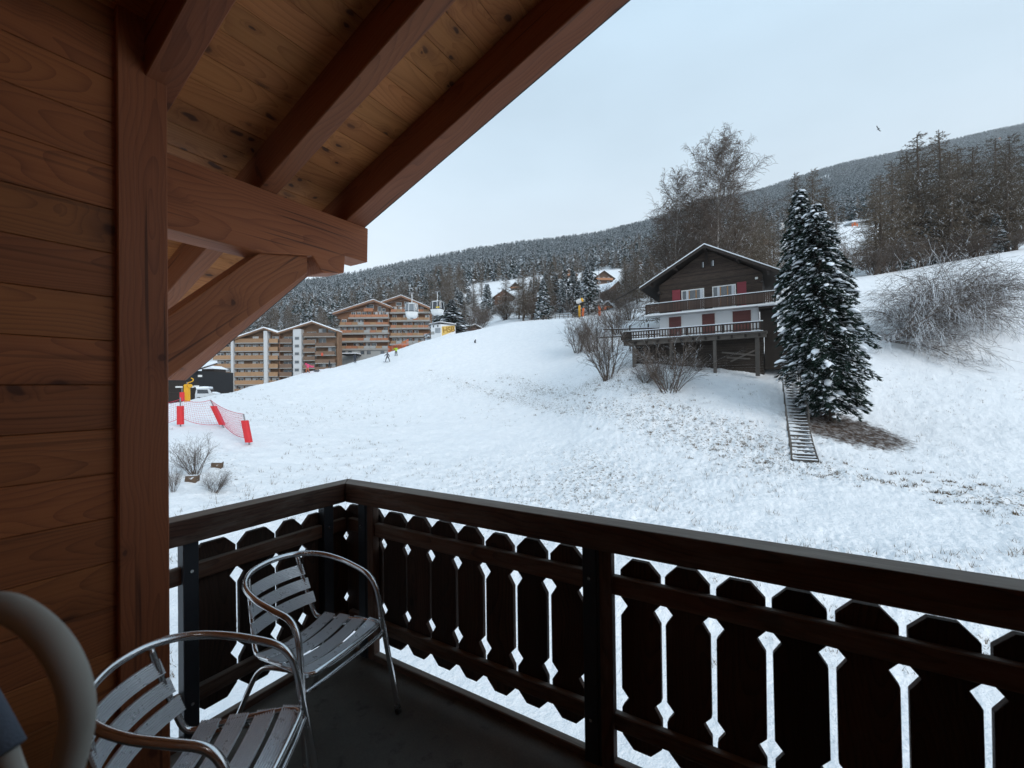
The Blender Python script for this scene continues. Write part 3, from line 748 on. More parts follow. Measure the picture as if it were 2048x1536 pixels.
def crown_mesh(seed, H, Rb, nb, nq, qs, snow, mats=None, **k):
    V, F, mi, _ = conifer(seed, H, Rb, nb, nq, qs, snow, **k)
    return mesh_np('crown', V, F, mats or [M_NEEDLE, M_TSNOW], mi)
def trunk_mesh(H, r0, mat=None, top=.9, lean=0):
    return MB().tube([(0, 0, -.6), (0, 0, .02*H), (lean*.3, 0, .4*H), (lean, 0, top*H)], [r0*1.25, r0, r0*.62, .02], 7).mesh('trunk', mat or M_BARK, smooth=True)

class Segs:
    """collects tapered twig segments, built as three-sided tubes"""
    def __init__(s): s.a = []; s.b = []; s.ra = []; s.rb = []
    def add(s, a, b, ra, rb): s.a.append(a); s.b.append(b); s.ra.append(ra); s.rb.append(rb)
    def arrays(s, sides=3):
        A = np.array(s.a); B = np.array(s.b); ra = np.array(s.ra)[:, None]; rb = np.array(s.rb)[:, None]
        d_ = B-A; d_ /= np.linalg.norm(d_, axis=1)[:, None]+1e-9
        ref = np.where(np.abs(d_[:, 2:3]) < .95, np.array([[0, 0, 1.]]), np.array([[1., 0, 0]]))
        u = np.cross(d_, ref); u /= np.linalg.norm(u, axis=1)[:, None]+1e-9; w = np.cross(u, d_)
        n = len(A); V = []
        for P, r_ in ((A, ra), (B, rb)):
            for k in range(sides):
                an = 2*math.pi*k/sides+math.pi/2+math.pi*(sides == 3)
                V.append(P+(u*math.cos(an)+w*math.sin(an))*r_)
        V = np.stack(V, 1).reshape(-1, 3)
        b0 = np.arange(n)[:, None]*2*sides
        F = np.concatenate([b0+np.array([[k, (k+1) % sides, (k+1) % sides+sides, k+sides]]) for k in range(sides)], 0)
        return V, F
    def mesh(s, name, mat): V, F = s.arrays(); return mesh_np(name, V, F, mat)
def grow(S, g, p, d_, L, r0, lev, P):
    """recursive limb: P = per-level dict(n segments, wander, gravity, children, ratio, angle, start)"""
    q = P[lev]; n = q['n']; p = np.array(p, float); d_ = np.array(d_, float)/np.linalg.norm(d_); st = L/n; pts = [p]; rads = [r0]
    for k in range(n):
        d_ = d_+g.randn(3)*q['w']; d_[2] += q['g']*(k+1)/n; d_ /= np.linalg.norm(d_)
        r1 = max(r0*(1-(k+1)/n*q.get('tap', .8)), q.get('min', .004))
        p2 = p+d_*st; S.add(p, p2, rads[-1], r1); p = p2; pts.append(p); rads.append(r1)
    if lev+1 < len(P):
        m = q['c']; m = int(m*(.75+.5*g.rand()))
        for k in range(m):
            t = q['s']+(1-q['s'])*(k+g.rand())/m; i = min(int(t*n), n-1); f = t*n-i
            b = pts[i]*(1-f)+pts[i+1]*f; ax = pts[i+1]-pts[i]; ax = ax/np.linalg.norm(ax)
            v = g.randn(3); v -= ax*(v@ax); v /= np.linalg.norm(v)+1e-9
            an = R(q['a']*(.7+.6*g.rand())); nd = ax*math.cos(an)+v*math.sin(an); nd[2] += q.get('lift', 0)
            fall = 1-q.get('f', .55)*t
            grow(S, g, b, nd, L*q['r']*fall*(.7+.6*g.rand()), max(rads[i]*q.get('rr', .55), .004), lev+1, P)
    return pts

def gfind(px, py, lo=8.0, hi=900.0):
    """nearest ground point that shows at photo position px, py"""
    u = (px-1024)/FPX; dd = np.exp(np.linspace(math.log(lo), math.log(hi), 1500)); q = FH[None]*dd[:, None]+RHV[None]*(u*dd)[:, None]
    z_ = zterr(q[:, 0], q[:, 1]); P = np.stack([q[:, 0], q[:, 1], z_], 1)
    c0, c2 = P@CF, P@CU; yy = 768-FPX*c2/c0
    ok = np.where(yy <= py)[0]; i = ok[0] if len(ok) else int(np.argmin(yy))
    return P[i], float(c0[i])
def px_size(n, dep): return n/FPX*dep

# --- the two tall snow-laden spruces by the steps
def hero_spruce(label, px, dep, H, Rb, lean, seed, z0=.1):
    b = gp(px, dep); t = empty('spruce_tree', b); tag(t, label, 'tree', 'tall spruces by the steps')
    shear = Matrix(((1, 0, lean[0]/H, 0), (0, 1, lean[1]/H, 0), (0, 0, 1, 0), (0, 0, 0, 1)))
    me = trunk_mesh(H, .20); me.transform(shear); link('trunk', me, t, True)
    V, F, mi, (tt, rad, az, droop) = conifer(seed, H, Rb, 430, 130, .34, .12, z0=z0, wid=.26, power=.62, droop=.60, low0=.5)
    me = mesh_np('crown', V, F, [M_NEEDLE, M_TSNOW], mi); me.transform(shear); link('crown', me, t, True)
    g = random.Random(seed); CL = []; S = Segs()
    for k in range(len(tt)):
        r_ = rad[k]; prev = None
        for s in (0, .3, .6, .95):
            p = np.array((math.cos(az[k])*r_*s, math.sin(az[k])*r_*s, tt[k]*H+r_*(.14*s-droop*s*s)))
            if prev is not None: S.add(prev, p, .035*(1-s)+.01, .02*(1-s)+.006)
            prev = p
        if g.random() < .70:
            for rep in range(g.choice((1, 1, 1, 2))):
                s = g.uniform(.55, 1.02); big = g.random() < (.40 if tt[k] < .55 else .18)
                w = g.uniform(.08, .17)*(2.0 if big else 1)*(.55+.45*min(1, r_/1.6)); lat = g.uniform(-.12, .12)*r_
                p = (math.cos(az[k])*r_*s-math.sin(az[k])*lat, math.sin(az[k])*r_*s+math.cos(az[k])*lat, tt[k]*H+r_*(.14*s-droop*s*s)+.05)
                an = az[k]; bb = MB().blob((0, 0, 0), (w*1.55, w*.8, w*.42), g, .22, 8, 5)
                for n_, v in enumerate(bb.v):
                    sag = -.32*v[0]-.9*v[0]**2
                    bb.v[n_] = (p[0]+v[0]*math.cos(an)-v[1]*math.sin(an), p[1]+v[0]*math.sin(an)+v[1]*math.cos(an), p[2]+v[2]+sag*.7)
                CL.append(bb)
    me = S.mesh('bough', M_BARK); me.transform(shear); link('boughs', me, t, True)
    for bb in CL:
        me = bb.mesh('snow_clump', M_TSNOW, smooth=True, recalc=False); me.transform(shear); link('snow_clump', me, t, True)
    return t
hero_spruce('tall snow laden spruce beside the steps, the taller one further back', 1634, 33.5, 17.0, 3.0, (-.55, .95), 11, .20)
hero_spruce('tall snow laden spruce beside the steps, nearer one with brown litter below', 1664, 31.3, 15.9, 3.25, (-.40, .85), 12, .07)

# --- prototypes shared by the middle distance
SPR = []
for k, (H, Rb, nb, nq, qs, sn) in enumerate(((10, 2.3, 120, 26, .62, .40), (10, 1.9, 110, 24, .60, .34), (10, 2.7, 130, 26, .62, .46))):
    SPR.append((crown_mesh(40+k, H, Rb, nb, nq, qs, sn, droop=.5), trunk_mesh(H, .14)))
FAR = []
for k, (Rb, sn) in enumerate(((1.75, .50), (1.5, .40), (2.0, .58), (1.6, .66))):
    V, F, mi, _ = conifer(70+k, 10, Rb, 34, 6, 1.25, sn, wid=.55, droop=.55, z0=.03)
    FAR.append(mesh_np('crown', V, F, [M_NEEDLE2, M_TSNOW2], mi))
LAR = []
for k in range(4):
    g = np.random.RandomState(90+k); S = Segs(); H = 10.0; T = Segs()
    nb = 135
    for i in range(nb):
        t = .10+.88*((i+g.rand())/nb); a = i*2.4+g.rand(); L = (2.25*(1-t)**.75+.12)*(.6+.7*g.rand())
        grow(S, g, (0, 0, t*H), (math.cos(a), math.sin(a), -.18+.45*t), L, .034*(1-t)+.013, 0,
             [dict(n=4, w=.09, g=.10, c=13, s=.12, r=.30, a=60, f=.3, tap=.7, min=.011, rr=.6), dict(n=2, w=.18, g=-.22, c=3, s=.3, r=.55, a=45, tap=.5, min=.0095), dict(n=1, w=.2, g=-.3, tap=.3, min=.009)])
    tr = MB().tube([(0, 0, -.6), (0, 0, .3), (.1*(k-1), .05, 5), (.12*(k-1), 0, 9.9)], [.17, .14, .085, .015], 6).mesh('trunk', M_BARK, smooth=True)
    LAR.append((S.mesh('crown', M_LARCH), tr))
def put_tree(name, proto, loc, H, rz, label, group, cat='tree', wide=1.0):
    t = empty(name, loc, rz); s = H/10.0; t.scale = (s*wide, s*wide, s)
    if len(proto) > 1: link('trunk', proto[1], t, True)
    link('crown', proto[0], t, True); tag(t, label, cat, group); return t
def tree_at(name, protos, px, base, top, label, group=None, dep=None, wide=1.0, k=None):
    if dep is None: p, dep = gfind(px, base)
    else: p = gp(px, dep)
    zt = at(px, top, dep)[2]; H = max(zt-p[2], .6)
    rz = (px*7.3) % 6.28
    return put_tree(name, protos[k if k is not None else int(px) % len(protos)], p, H, rz, label, group, wide=wide)

# --- spruces and firs one can tell apart
tree_at('spruce_tree', SPR, 1089, 634, 556, 'single snow dusted spruce standing on the crest of the ski slope', dep=95, k=0, wide=1.15)
tree_at('spruce_tree', SPR, 1180, 634, 522, 'tall frosted spruce above the orange snow lance', dep=104, k=2, wide=1.0)
tree_at('spruce_tree', SPR, 1160, 634, 560, 'lower frosted spruce tucked in front of the tall one near the snow gun', dep=98, k=1, wide=1.2)
tree_at('spruce_tree', SPR, 906, 650, 598, 'squat snow dotted spruce behind the white hut with lettering', dep=104, k=0, wide=1.9)
tree_at('spruce_tree', SPR, 888, 650, 603, 'small snow dotted spruce behind the hanging gondola cabin', dep=110, k=2, wide=1.7)
tree_at('fir_tree', SPR, 1807, 545, 474, 'small snowy fir at the foot of the larches on the crest', dep=82, k=2, wide=1.25)
tree_at('fir_tree', SPR, 2000, 505, 425, 'small snowy fir at the photograph edge below the larches', dep=84, k=0, wide=1.2)
tree_at('fir_tree', SPR, 1868, 540, 418, 'pale frosted fir in the middle of the larch group', dep=88, k=1, wide=1.1)
# --- larches on the right crest
ORD = 'first second third fourth fifth sixth seventh eighth ninth tenth eleventh twelfth thirteenth'.split()
lx = [(1845, 262, 92), (1887, 258, 96), (1793, 318, 88), (1766, 345, 84), (1822, 300, 98), (1925, 292, 94), (1958, 286, 90), (1996, 272, 98), (2036, 262, 92), (1906, 300, 86), (2020, 300, 86), (1757, 385, 86)]
for i, (px, top, dep) in enumerate(lx):
    rank = sorted(q[0] for q in lx).index(px)
    lab = '%s bare brown larch counted from the white piste in the crest group' % ORD[rank]
    if i == 0: lab = 'tallest brown larch of the crest group, its tip above the mountain ridge'
    if px == 1757: lab = 'smallest brown larch of the crest group, beside the white piste'
    tree_at('larch_tree', LAR, px, 530, top, lab, 'larches on the crest', dep=dep, wide=1.45)
for px in (2075,): tree_at('larch_tree', LAR, px, 500, 280, 'bare brown larch cut off by the photograph edge at the end of the crest group', 'larches on the crest', dep=88, wide=1.3)
# --- brown larches round the birches behind the chalet
for i, (px, top, dep, w) in enumerate(((1332, 425, 66, 1.5), (1388, 392, 70, 1.6), (1478, 388, 64, 1.7), (1512, 420, 70, 1.6), (1545, 440, 78, 1.4), (1415, 420, 62, 1.6))):
    tree_at('larch_tree', LAR, px, 640, top, ('bushy brown larch left of the lower birch', 'bushy brown larch between the two birches, further back', 'bushy brown larch just right of the tall birch', 'bushy brown larch above the right roof slope of the chalet', 'bushy brown larch beside the orange wooden chalet', 'bushy brown larch between the two birches, close behind the ridge')[i], 'larches behind the chalet', dep=dep, wide=w)
for px, top, lab in ((1600, 340, 'thin bare larch behind the top of the taller spruce'), (1636, 332, 'thin bare larch rising highest behind the two spruce tops'), (1660, 372, 'thin bare larch between the spruces and the lift tower')):
    tree_at('larch_tree', LAR, px, 600, top, lab, 'larches behind the spruces', dep=100, wide=1.2)

# --- birches
BP = [dict(n=12, w=.045, g=.02, c=46, s=.25, r=.49, a=38, f=.62, tap=.92, min=.02, rr=.42, lift=.35),
      dict(n=7, w=.11, g=.12, c=17, s=.18, r=.40, a=40, f=.35, tap=.8, min=.017, rr=.5, lift=.1),
      dict(n=5, w=.14, g=-.10, c=10, s=.15, r=.46, a=40, f=.2, tap=.6, min=.0145, rr=.6),
      dict(n=3, w=.16, g=-.38, tap=.4, min=.0135)]
def birch(label, px, dep, top, seed, lean=0.0):
    b = gp(px, dep); H = at(px, top, dep)[2]-b[2]; t = empty('birch_tree', b); tag(t, label, 'tree', 'birches behind the chalet')
    g = np.random.RandomState(seed); S = Segs(); pts = grow(S, g, (0, 0, 0), (lean, 0, 1), H*.80, .20, 0, BP)
    link('crown', S.mesh('crown', M_TWIG), t, True)
    MB().tube([(0, 0, -.6)]+[p for p in pts], [.27]+[.22*(1-.92*k/(len(pts)-1))+.012 for k in range(len(pts))], 7).build('trunk', M_BIRCH, t, True, smooth=True)
birch('tall bare birch with a white trunk behind the chalet ridge', 1440, 58, 252, 21)
birch('second bare birch, lower, left of the tall one behind the chalet', 1352, 61, 322, 27, -.02)

# --- bare shrubs
def shrub_mesh(seed, stems=16, spread=.75, mat=None, dens=1.0, grav=.0):
    g = np.random.RandomState(seed); S = Segs()
    for i in range(stems):
        a = g.rand()*6.28; sp_ = spread*(.15+.85*g.rand())
        grow(S, g, (math.cos(a)*.10*g.rand()*4, math.sin(a)*.10*g.rand()*4, -.15), (math.cos(a)*sp_, math.sin(a)*sp_, 1), 3.3*(.65+.45*g.rand()), .030, 0,
             [dict(n=6, w=.07, g=grav+.03, c=int(11*dens), s=.2, r=.42, a=34, f=.4, tap=.8, min=.007, rr=.5, lift=.12), dict(n=4, w=.12, g=grav-.03, c=6, s=.15, r=.45, a=36, f=.2, tap=.6, min=.006), dict(n=2, w=.14, g=grav-.05, tap=.4, min=.0055)])
    return S.mesh('twigs', mat or M_TWIG)
SHR = [shrub_mesh(200+k, 18+3*k, .62+.08*k) for k in range(3)]
def shrub_at(px, base, top, label, k=0, wide=1.0, group='bare shrubs on the slope', name='bare_shrub', dep=None):
    if dep is None: p, dep = gfind(px, base)
    else: p = gp(px, dep)
    H = at(px, top, dep)[2]-p[2]; s = H/3.6
    t = empty(name, p, (px*3.7) % 6.28); t.scale = (s*wide, s*wide, s); link('twigs', SHR[k % 3], t, True); tag(t, label, 'shrub', group); return t
shrub_at(1158, 706, 622, 'bare many-stemmed shrub on the snow, furthest left of the shrubs by the chalet deck', 0, 1.0)
shrub_at(1184, 704, 612, 'upright bare shrub just beside the furthest left shrub near the chalet', 1, .85)
shrub_at(1216, 758, 622, 'tall narrow bare shrub with a dark clump at its foot beside the deck corner', 2, .8)
shrub_at(1338, 782, 672, 'spreading bare shrub in front of the deck with snow on its twigs', 1, 1.45)
shrub_at(1238, 668, 585, 'dense bare shrub behind the deck corner below the far chalets', 2, 1.2)
shrub_at(1262, 640, 578, 'bare shrub against the side of the dark chalet roof', 0, 1.2)
shrub_at(1290, 765, 722, 'low wispy shrub between the deck post and the spreading shrub', 2, 1.7)
shrub_at(1395, 742, 712, 'small wispy twigs at the foot of the deck', 0, 1.6)
shrub_at(388, 948, 872, 'round bare bush by the red padded posts, a brown stone at its foot', 1, 1.15)
shrub_at(345, 985, 925, 'thin twigs growing beside the corner post', 0, .7)
shrub_at(428, 985, 940, 'low twigs below the brown stone on the left bank', 2, 1.3)
for i, (px, dep, top) in enumerate(((1752, 79, 490), (1768, 80, 475), (1785, 81, 482), (1838, 82, 470), (1898, 84, 468), (1930, 84, 455), (1960, 83, 462), (2030, 82, 448))):
    shrub_at(px, 540, top, 'brown scrub under the larches on the crest', i, 1.25, 'scrub under the larches', dep=dep)
shrub_at(1697, 560, 478, 'drooping bare sapling between the spruces and the white piste', 2, .5, dep=80)
# brown scrub on the middle hill
gq = random.Random(8)
for i in range(46):
    px = gq.uniform(930, 1300); dep = gq.uniform(97, 170); p = gp(px, dep)
    t = empty('bare_shrub', p, gq.uniform(0, 6.28)); s = gq.uniform(.9, 1.8); t.scale = (s*1.3, s*1.3, s)
    link('twigs', SHR[i % 3], t, True); tag(t, 'brown winter scrub on the middle hillside', 'shrub', 'scrub on the middle hillside')

# --- uprooted weeping tree lying on the slope
def fallen_tree():
    root, dr = gfind(1955, 606); tip, dt = gfind(1772, 695)
    t = empty('fallen_tree', root); tag(t, 'uprooted bare tree lying on the snow, its arching branches laden with snow', 'tree')
    g = np.random.RandomState(77); S = Segs(); ax = tip-root; L = np.linalg.norm(ax); ax = ax/L
    down = np.array((-ax[1], ax[0], 0)); down = down if down[0]*FH[0]+down[1]*FH[1] < 0 else -down
    P = [dict(n=8, w=.10, g=-.17, c=14, s=.08, r=.52, a=42, f=.25, tap=.75, min=.016, rr=.5, lift=.14),
         dict(n=6, w=.13, g=-.26, c=7, s=.1, r=.55, a=40, f=.2, tap=.7, min=.013, rr=.6),
         dict(n=4, w=.16, g=-.30, tap=.5, min=.012)]
    tr = []
    for k in range(13):
        f = k/12; p = ax*L*1.0*f; p[2] = float(zterr(root[0]+p[0], root[1]+p[1]))-root[2]+.9-.5*f+.15*math.sin(k*1.7); tr.append(p)
        if k: S.add(tr[-2], p, .20*(1-.8*f)+.03, .20*(1-.8*(f+.08))+.03)
    for k in range(104):
        f = .10+.9*g.rand(); i = min(int(f*12), 11); b = tr[i]+(tr[i+1]-tr[i])*(f*12-i)
        d_ = ax*(-.3+1.3*g.rand())+down*g.uniform(-.5, 1.7)+np.array((0, 0, .1+.8*g.rand()))+g.randn(3)*.25
        grow(S, g, b, d_, g.uniform(4.5, 10.0)*(1-.2*f), .06+.05*g.rand(), 0, P)
    V, F = S.arrays(); x, y = V[:, 0]+root[0], V[:, 1]+root[1]
    gz = zterr(x, y)-root[2]; V[:, 2] = np.maximum(V[:, 2], gz+.02+.10*np.abs(np.sin(V[:, 0]*9)))
    link('branches', mesh_np('branches', V, F, M_WILLOW), t, True)
    rb = random.Random(4); mb = MB(); sl = (zterr(root[0]+1, root[1])-zterr(root[0]-1, root[1]))/2
    for k in range(46):
        x_, y_ = rb.uniform(-2.6, 2.2), rb.uniform(-2.0, 2.0)
        mb.blob((x_, y_, float(zterr(root[0]+x_, root[1]+y_))-root[2]+rb.uniform(.1, .9)), (rb.uniform(.25, .7), rb.uniform(.25, .6), rb.uniform(.12, .3)), rb, .4, 7, 5)
    mb.build('root_plate', snowy('root_soil', (.040, .026, .018), (.085, .055, .038), .55, .9, .9, 1.5), t, True, recalc=False)
fallen_tree()

# --- middle distance wood: trees one can still count
def scatter(n, pxr, depr, protos, hr, name, label, group, seed, wide=1.0, avoid=()):
    g = random.Random(seed); k = 0; done = []
    while k < n:
        px = g.uniform(*pxr); dep = math.exp(g.uniform(math.log(depr[0]), math.log(depr[1])))
        if any(a < px < b and c < dep < e for a, b, c, e in avoid): 
            continue
        p = gp(px, dep); H = g.uniform(*hr)
        put_tree(name, protos[g.randrange(len(protos))], p, H, g.uniform(0, 6.28), label, group, wide=wide*g.uniform(.85, 1.2)); k += 1
HOUSES = ((985, 1060, 120, 262), (1185, 1250, 100, 262), (1255, 1330, 180, 320), (1120, 1170, 200, 300), (920, 985, 95, 140))
scatter(34, (905, 1300), (108, 250), SPR, (8, 14), 'spruce_tree', 'frosted spruce among the chalets on the middle hillside', 'spruces on the middle hillside', 31, 1.1, HOUSES)
scatter(34, (900, 1300), (105, 230), LAR, (9, 15), 'larch_tree', 'brown larch among the chalets on the middle hillside', 'larches on the middle hillside', 32, 1.2, HOUSES)
scatter(46, (640, 930), (185, 290), LAR, (15, 22), 'larch_tree', 'brown larch with snowy twigs behind the apartment blocks', 'larches behind the apartment blocks', 33, 1.3)
scatter(22, (480, 940), (180, 300), SPR, (12, 19), 'spruce_tree', 'frosted spruce behind the apartment blocks', 'spruces behind the apartment blocks', 34)
scatter(20, (400, 650), (170, 280), LAR, (14, 20), 'larch_tree', 'brown larch with snowy twigs behind the gabled block', 'larches behind the gabled block', 35, 1.3)
scatter(26, (1540, 1668), (150, 420), SPR, (9, 15), 'spruce_tree', 'frosted spruce beside the distant piste', 'spruces beside the distant piste', 36, 1.0, ())
scatter(30, (1300, 1560), (90, 260), LAR, (9, 14), 'larch_tree', 'brown larch on the hillside above the chalet', 'larches above the chalet', 37, 1.3)
scatter(22, (1775, 2100), (100, 260), SPR, (10, 17), 'spruce_tree', 'frosted spruce behind the larches on the crest', 'spruces behind the crest', 38)

# --- the far forest: one mass
def far_forest():
    g = np.random.RandomState(17); n = 62000
    u = g.uniform((380-1024)/FPX, (2150-1024)/FPX, n); a = g.rand(n)
    dep = (250**1.5+(2000**1.5-250**1.5)*a)**(1/1.5)
    px = u*FPX+1024
    x = FH[0]*dep+RHV[0]*u*dep; y = FH[1]*dep+RHV[1]*u*dep
    keep = np.ones(n, bool)
    den = perlin(x*.012+3, y*.012)+.6*perlin(x*.03, y*.03+5)
    keep &= den > -.42
    keep &= ~((px > 1668) & (px < 1762) & (dep < 330))
    keep &= ~((px > 900) & (px < 1330) & (dep < 310+60*den))
    keep &= ~((px < 1320) & (dep > 1350))
    x, y, dep, px, den = x[keep], y[keep], dep[keep], px[keep], den[keep]; n = len(x)
    z_ = zterr(x, y, False)
    me = bpy.data.meshes.new('forest'); me.vertices.add(n); me.vertices.foreach_set('co', np.stack([x, y, z_-.3], 1).astype(np.float32).ravel())
    sc = (11+7*g.rand(n)+2.5*np.clip(den, -1, 1))/10
    idx = g.randint(0, 4, n)
    low = (dep < 520+220*den) & (g.rand(n) < .55); idx[low] = 4
    for nm, ty, arr in (('tsc', 'FLOAT', sc.astype(np.float32)), ('trot', 'FLOAT', (g.rand(n)*6.28).astype(np.float32)), ('tidx', 'INT', idx.astype(np.int32))):
        at_ = me.attributes.new(nm, ty, 'POINT'); at_.data.foreach_set('value', arr)
    me.update(); o = link('forest', me); tag(o, 'dense snow dusted conifer forest covering the mountain', kind='stuff')
    ng = bpy.data.node_groups.new('forest_nodes', 'GeometryNodeTree')
    ng.interface.new_socket('Geometry', in_out='INPUT', socket_type='NodeSocketGeometry'); ng.interface.new_socket('Geometry', in_out='OUTPUT', socket_type='NodeSocketGeometry')
    N, Lk = ng.nodes, ng.links
    gi = N.new('NodeGroupInput'); go = N.new('NodeGroupOutput'); jn = N.new('GeometryNodeJoinGeometry')
    def attr(nm, dt):
        a_ = N.new('GeometryNodeInputNamedAttribute'); a_.data_type = dt; a_.inputs[0].default_value = nm; return a_.outputs[0]
    cb = N.new('ShaderNodeCombineXYZ'); Lk.new(attr('trot', 'FLOAT'), cb.inputs[2]); tidx = attr('tidx', 'INT'); ts = attr('tsc', 'FLOAT')
    for k, src in enumerate(FARO):
        oi = N.new('GeometryNodeObjectInfo'); oi.inputs[0].default_value = src; oi.transform_space = 'ORIGINAL'
        cmp_ = N.new('FunctionNodeCompare'); cmp_.data_type = 'INT'; cmp_.operation = 'EQUAL'
        ins = [s for s in cmp_.inputs if s.type == 'INT']; Lk.new(tidx, ins[0]); ins[1].default_value = k
        ip = N.new('GeometryNodeInstanceOnPoints'); Lk.new(gi.outputs[0], ip.inputs['Points']); Lk.new(cmp_.outputs[0], ip.inputs['Selection'])
        Lk.new(oi.outputs['Geometry'], ip.inputs['Instance']); Lk.new(cb.outputs[0], ip.inputs['Rotation']); Lk.new(ts, ip.inputs['Scale'])
        Lk.new(ip.outputs[0], jn.inputs[0])
    Lk.new(jn.outputs[0], go.inputs[0])
    o.modifiers.new('forest', 'NODES').node_group = ng
g2 = random.Random(61); FARO = []
S = Segs(); gg = np.random.RandomState(5)
for i in range(44):
    t = .08+.9*(i/44); a = i*2.4; L = (2.3*(1-t)**.75+.15)*(.7+.5*gg.rand())
    grow(S, gg, (0, 0, t*10), (math.cos(a), math.sin(a), .25), L, .07*(1-t)+.035, 0, [dict(n=2, w=.1, g=-.1, c=4, s=.2, r=.5, a=55, f=.3, tap=.6, min=.03, rr=.8), dict(n=1, w=.2, g=-.2, tap=.4, min=.03)])
FARL = S.mesh('crown', M_LARCH)
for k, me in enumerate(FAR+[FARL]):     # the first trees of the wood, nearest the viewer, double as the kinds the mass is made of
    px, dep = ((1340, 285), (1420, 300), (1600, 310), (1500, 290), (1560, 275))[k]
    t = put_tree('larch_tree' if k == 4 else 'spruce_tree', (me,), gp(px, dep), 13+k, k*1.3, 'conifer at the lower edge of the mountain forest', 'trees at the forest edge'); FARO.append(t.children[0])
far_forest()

# --- withered grass standing in the snow
def grass():
    g = np.random.RandomState(9); V = []; n = 0; parts = []
    N_ = 5200; dd = 9+46*g.rand(N_)**1.25; u = g.uniform((250-1024)/FPX, (2150-1024)/FPX, N_)
    x = FH[0]*dd+RHV[0]*u*dd; y = FH[1]*dd+RHV[1]*u*dd; k = perlin(x*.09+2, y*.09)+.5*perlin(x*.5, y*.5); m = k > .05; x, y, dd = x[m], y[m], dd[m]
    z_ = zterr(x, y)
    nb = 6; X = np.repeat(x, nb)+g.randn(len(x)*nb)*.07; Y = np.repeat(y, nb)+g.randn(len(x)*nb)*.07; Z = np.repeat(z_, nb)-.03
    h = (.06+.20*g.rand(len(X))**1.5)*(1+.8*(g.rand(len(X)) > .94)); a = g.rand(len(X))*6.28; w = .005+.006*g.rand(len(X)); ln = .3+.9*g.rand(len(X))
    ca, sa = np.cos(a), np.sin(a)
    A = np.stack([X-sa*w, Y+ca*w, Z], 1); B = np.stack([X+sa*w, Y-ca*w, Z], 1); C = np.stack([X+ca*h*ln, Y+sa*h*ln, Z+h], 1)
    V = np.stack([A, B, C], 1).reshape(-1, 3)
    # darker tussocks and frozen leaves along the trampled line
    m2 = 280; k2 = g.randint(0, 3, m2); tq = g.rand(m2); pts = []
    for a_, f_ in zip(k2, tq):
        pl = TRK[a_]; q_ = f_*(len(pl)-1); i_ = int(q_); pts.append(pl[i_]+(pl[i_+1]-pl[i_])*(q_-i_))
    pts = np.array(pts)+g.randn(m2, 2)*np.array([[1.6, 1.6]]); zc = zterr(pts[:, 0], pts[:, 1]); nb = 16
    X = np.repeat(pts[:, 0], nb)+g.randn(m2*nb)*.10; Y = np.repeat(pts[:, 1], nb)+g.randn(m2*nb)*.10; Z = np.repeat(zc, nb)-.02
    h = np.repeat(.05+.13*g.rand(m2), nb)*(.5+g.rand(len(X))); a = g.rand(len(X))*6.28; w = .012+.016*g.rand(len(X)); ca, sa = np.cos(a), np.sin(a)
    V = np.vstack([V, np.stack([np.stack([X-sa*w, Y+ca*w, Z], 1), np.stack([X+sa*w, Y-ca*w, Z], 1), np.stack([X+ca*h*.9, Y+sa*h*.9, Z+h], 1)], 1).reshape(-1, 3)])
    o = link('grass', mesh_np('grass', V, np.arange(len(V)).reshape(-1, 3), plain('withered_grass', (.15, .105, .065), .9, 0, .35, 3))); tag(o, 'withered grass blades standing in the snow', kind='stuff')
grass()

# ================================================================== THE DARK CHALET
M_DARKWOOD = wood('dark_chalet_boards', (.022, .015, .012), (.075, .053, .041), knots=.4, ring=14, cell=1.2, gap=.3, rough=.8, vary=.25)
M_DARKWOOD2 = plain('dark_trim_wood', (.030, .022, .018), .8, 0, .3, 3, objvar=.2)
M_UNDER = plain('dark_underdeck_boards', (.036, .027, .021), .85, 0, .35, 2, objvar=.25)
M_PICK = plain('brown_balcony_boards', (.058, .036, .027), .8, 0, .3, 3, objvar=.2)
M_GREYWOOD = plain('weathered_post_wood', (.105, .090, .078), .85, 0, .3, 2.5, objvar=.15)
M_PLASTER = plain('white_render', (.74, .75, .76), .85, 0, .07, .6, bump=.15, bscale=12)
M_RED = plain('red_shutter_paint', (.215, .030, .040), .6, 0, .12, 3, objvar=.06)
M_BRED = plain('brown_red_shutter', (.145, .052, .046), .7, 0, .15, 3, objvar=.08)
M_WHITE = plain('white_frame_paint', (.72, .71, .69), .6, 0, .06, 3)
M_OCHRE = plain('ochre_mullion', (.36, .19, .08), .7)
def mk_glass():
    t = NT('window_glass'); tc = t.n('TexCoord'); nz = t.noise(tc.outputs['Object'], .9, 3)
    return t.set(Base_Color=t.mix(nz, (.045, .055, .065), (.10, .115, .13)), Roughness=.06, Specular_IOR_Level=.9)
M_GLASS = mk_glass()
M_CURT = plain('net_curtain', (.52, .54, .57), .9, 0, .12, 5)
M_SNOWCAP = plain('fresh_snow_cap', (.83, .86, .90), .8, 0, .05, 1.5, spec=.2, bump=.3, bscale=3)
M_CONC = plain('old_concrete', (.13, .125, .115), .9, 0, .25, 1.2, bump=.3, bscale=8)
M_LAMP = plain('lamp_glass', (.8, .8, .78), .4)
XC = 47.0
ch = empty('chalet', (50, 6, 2)); tag(ch, 'dark wooden chalet with red shutters, white ground floor and wooden decks', 'chalet')
def bx(name, x0, x1, y0, y1, z0, z1, m, par=None, bev=0.0): return MB().box(x0, x1, y0, y1, z0, z1).build(name, m, par or ch, bevel=bev)
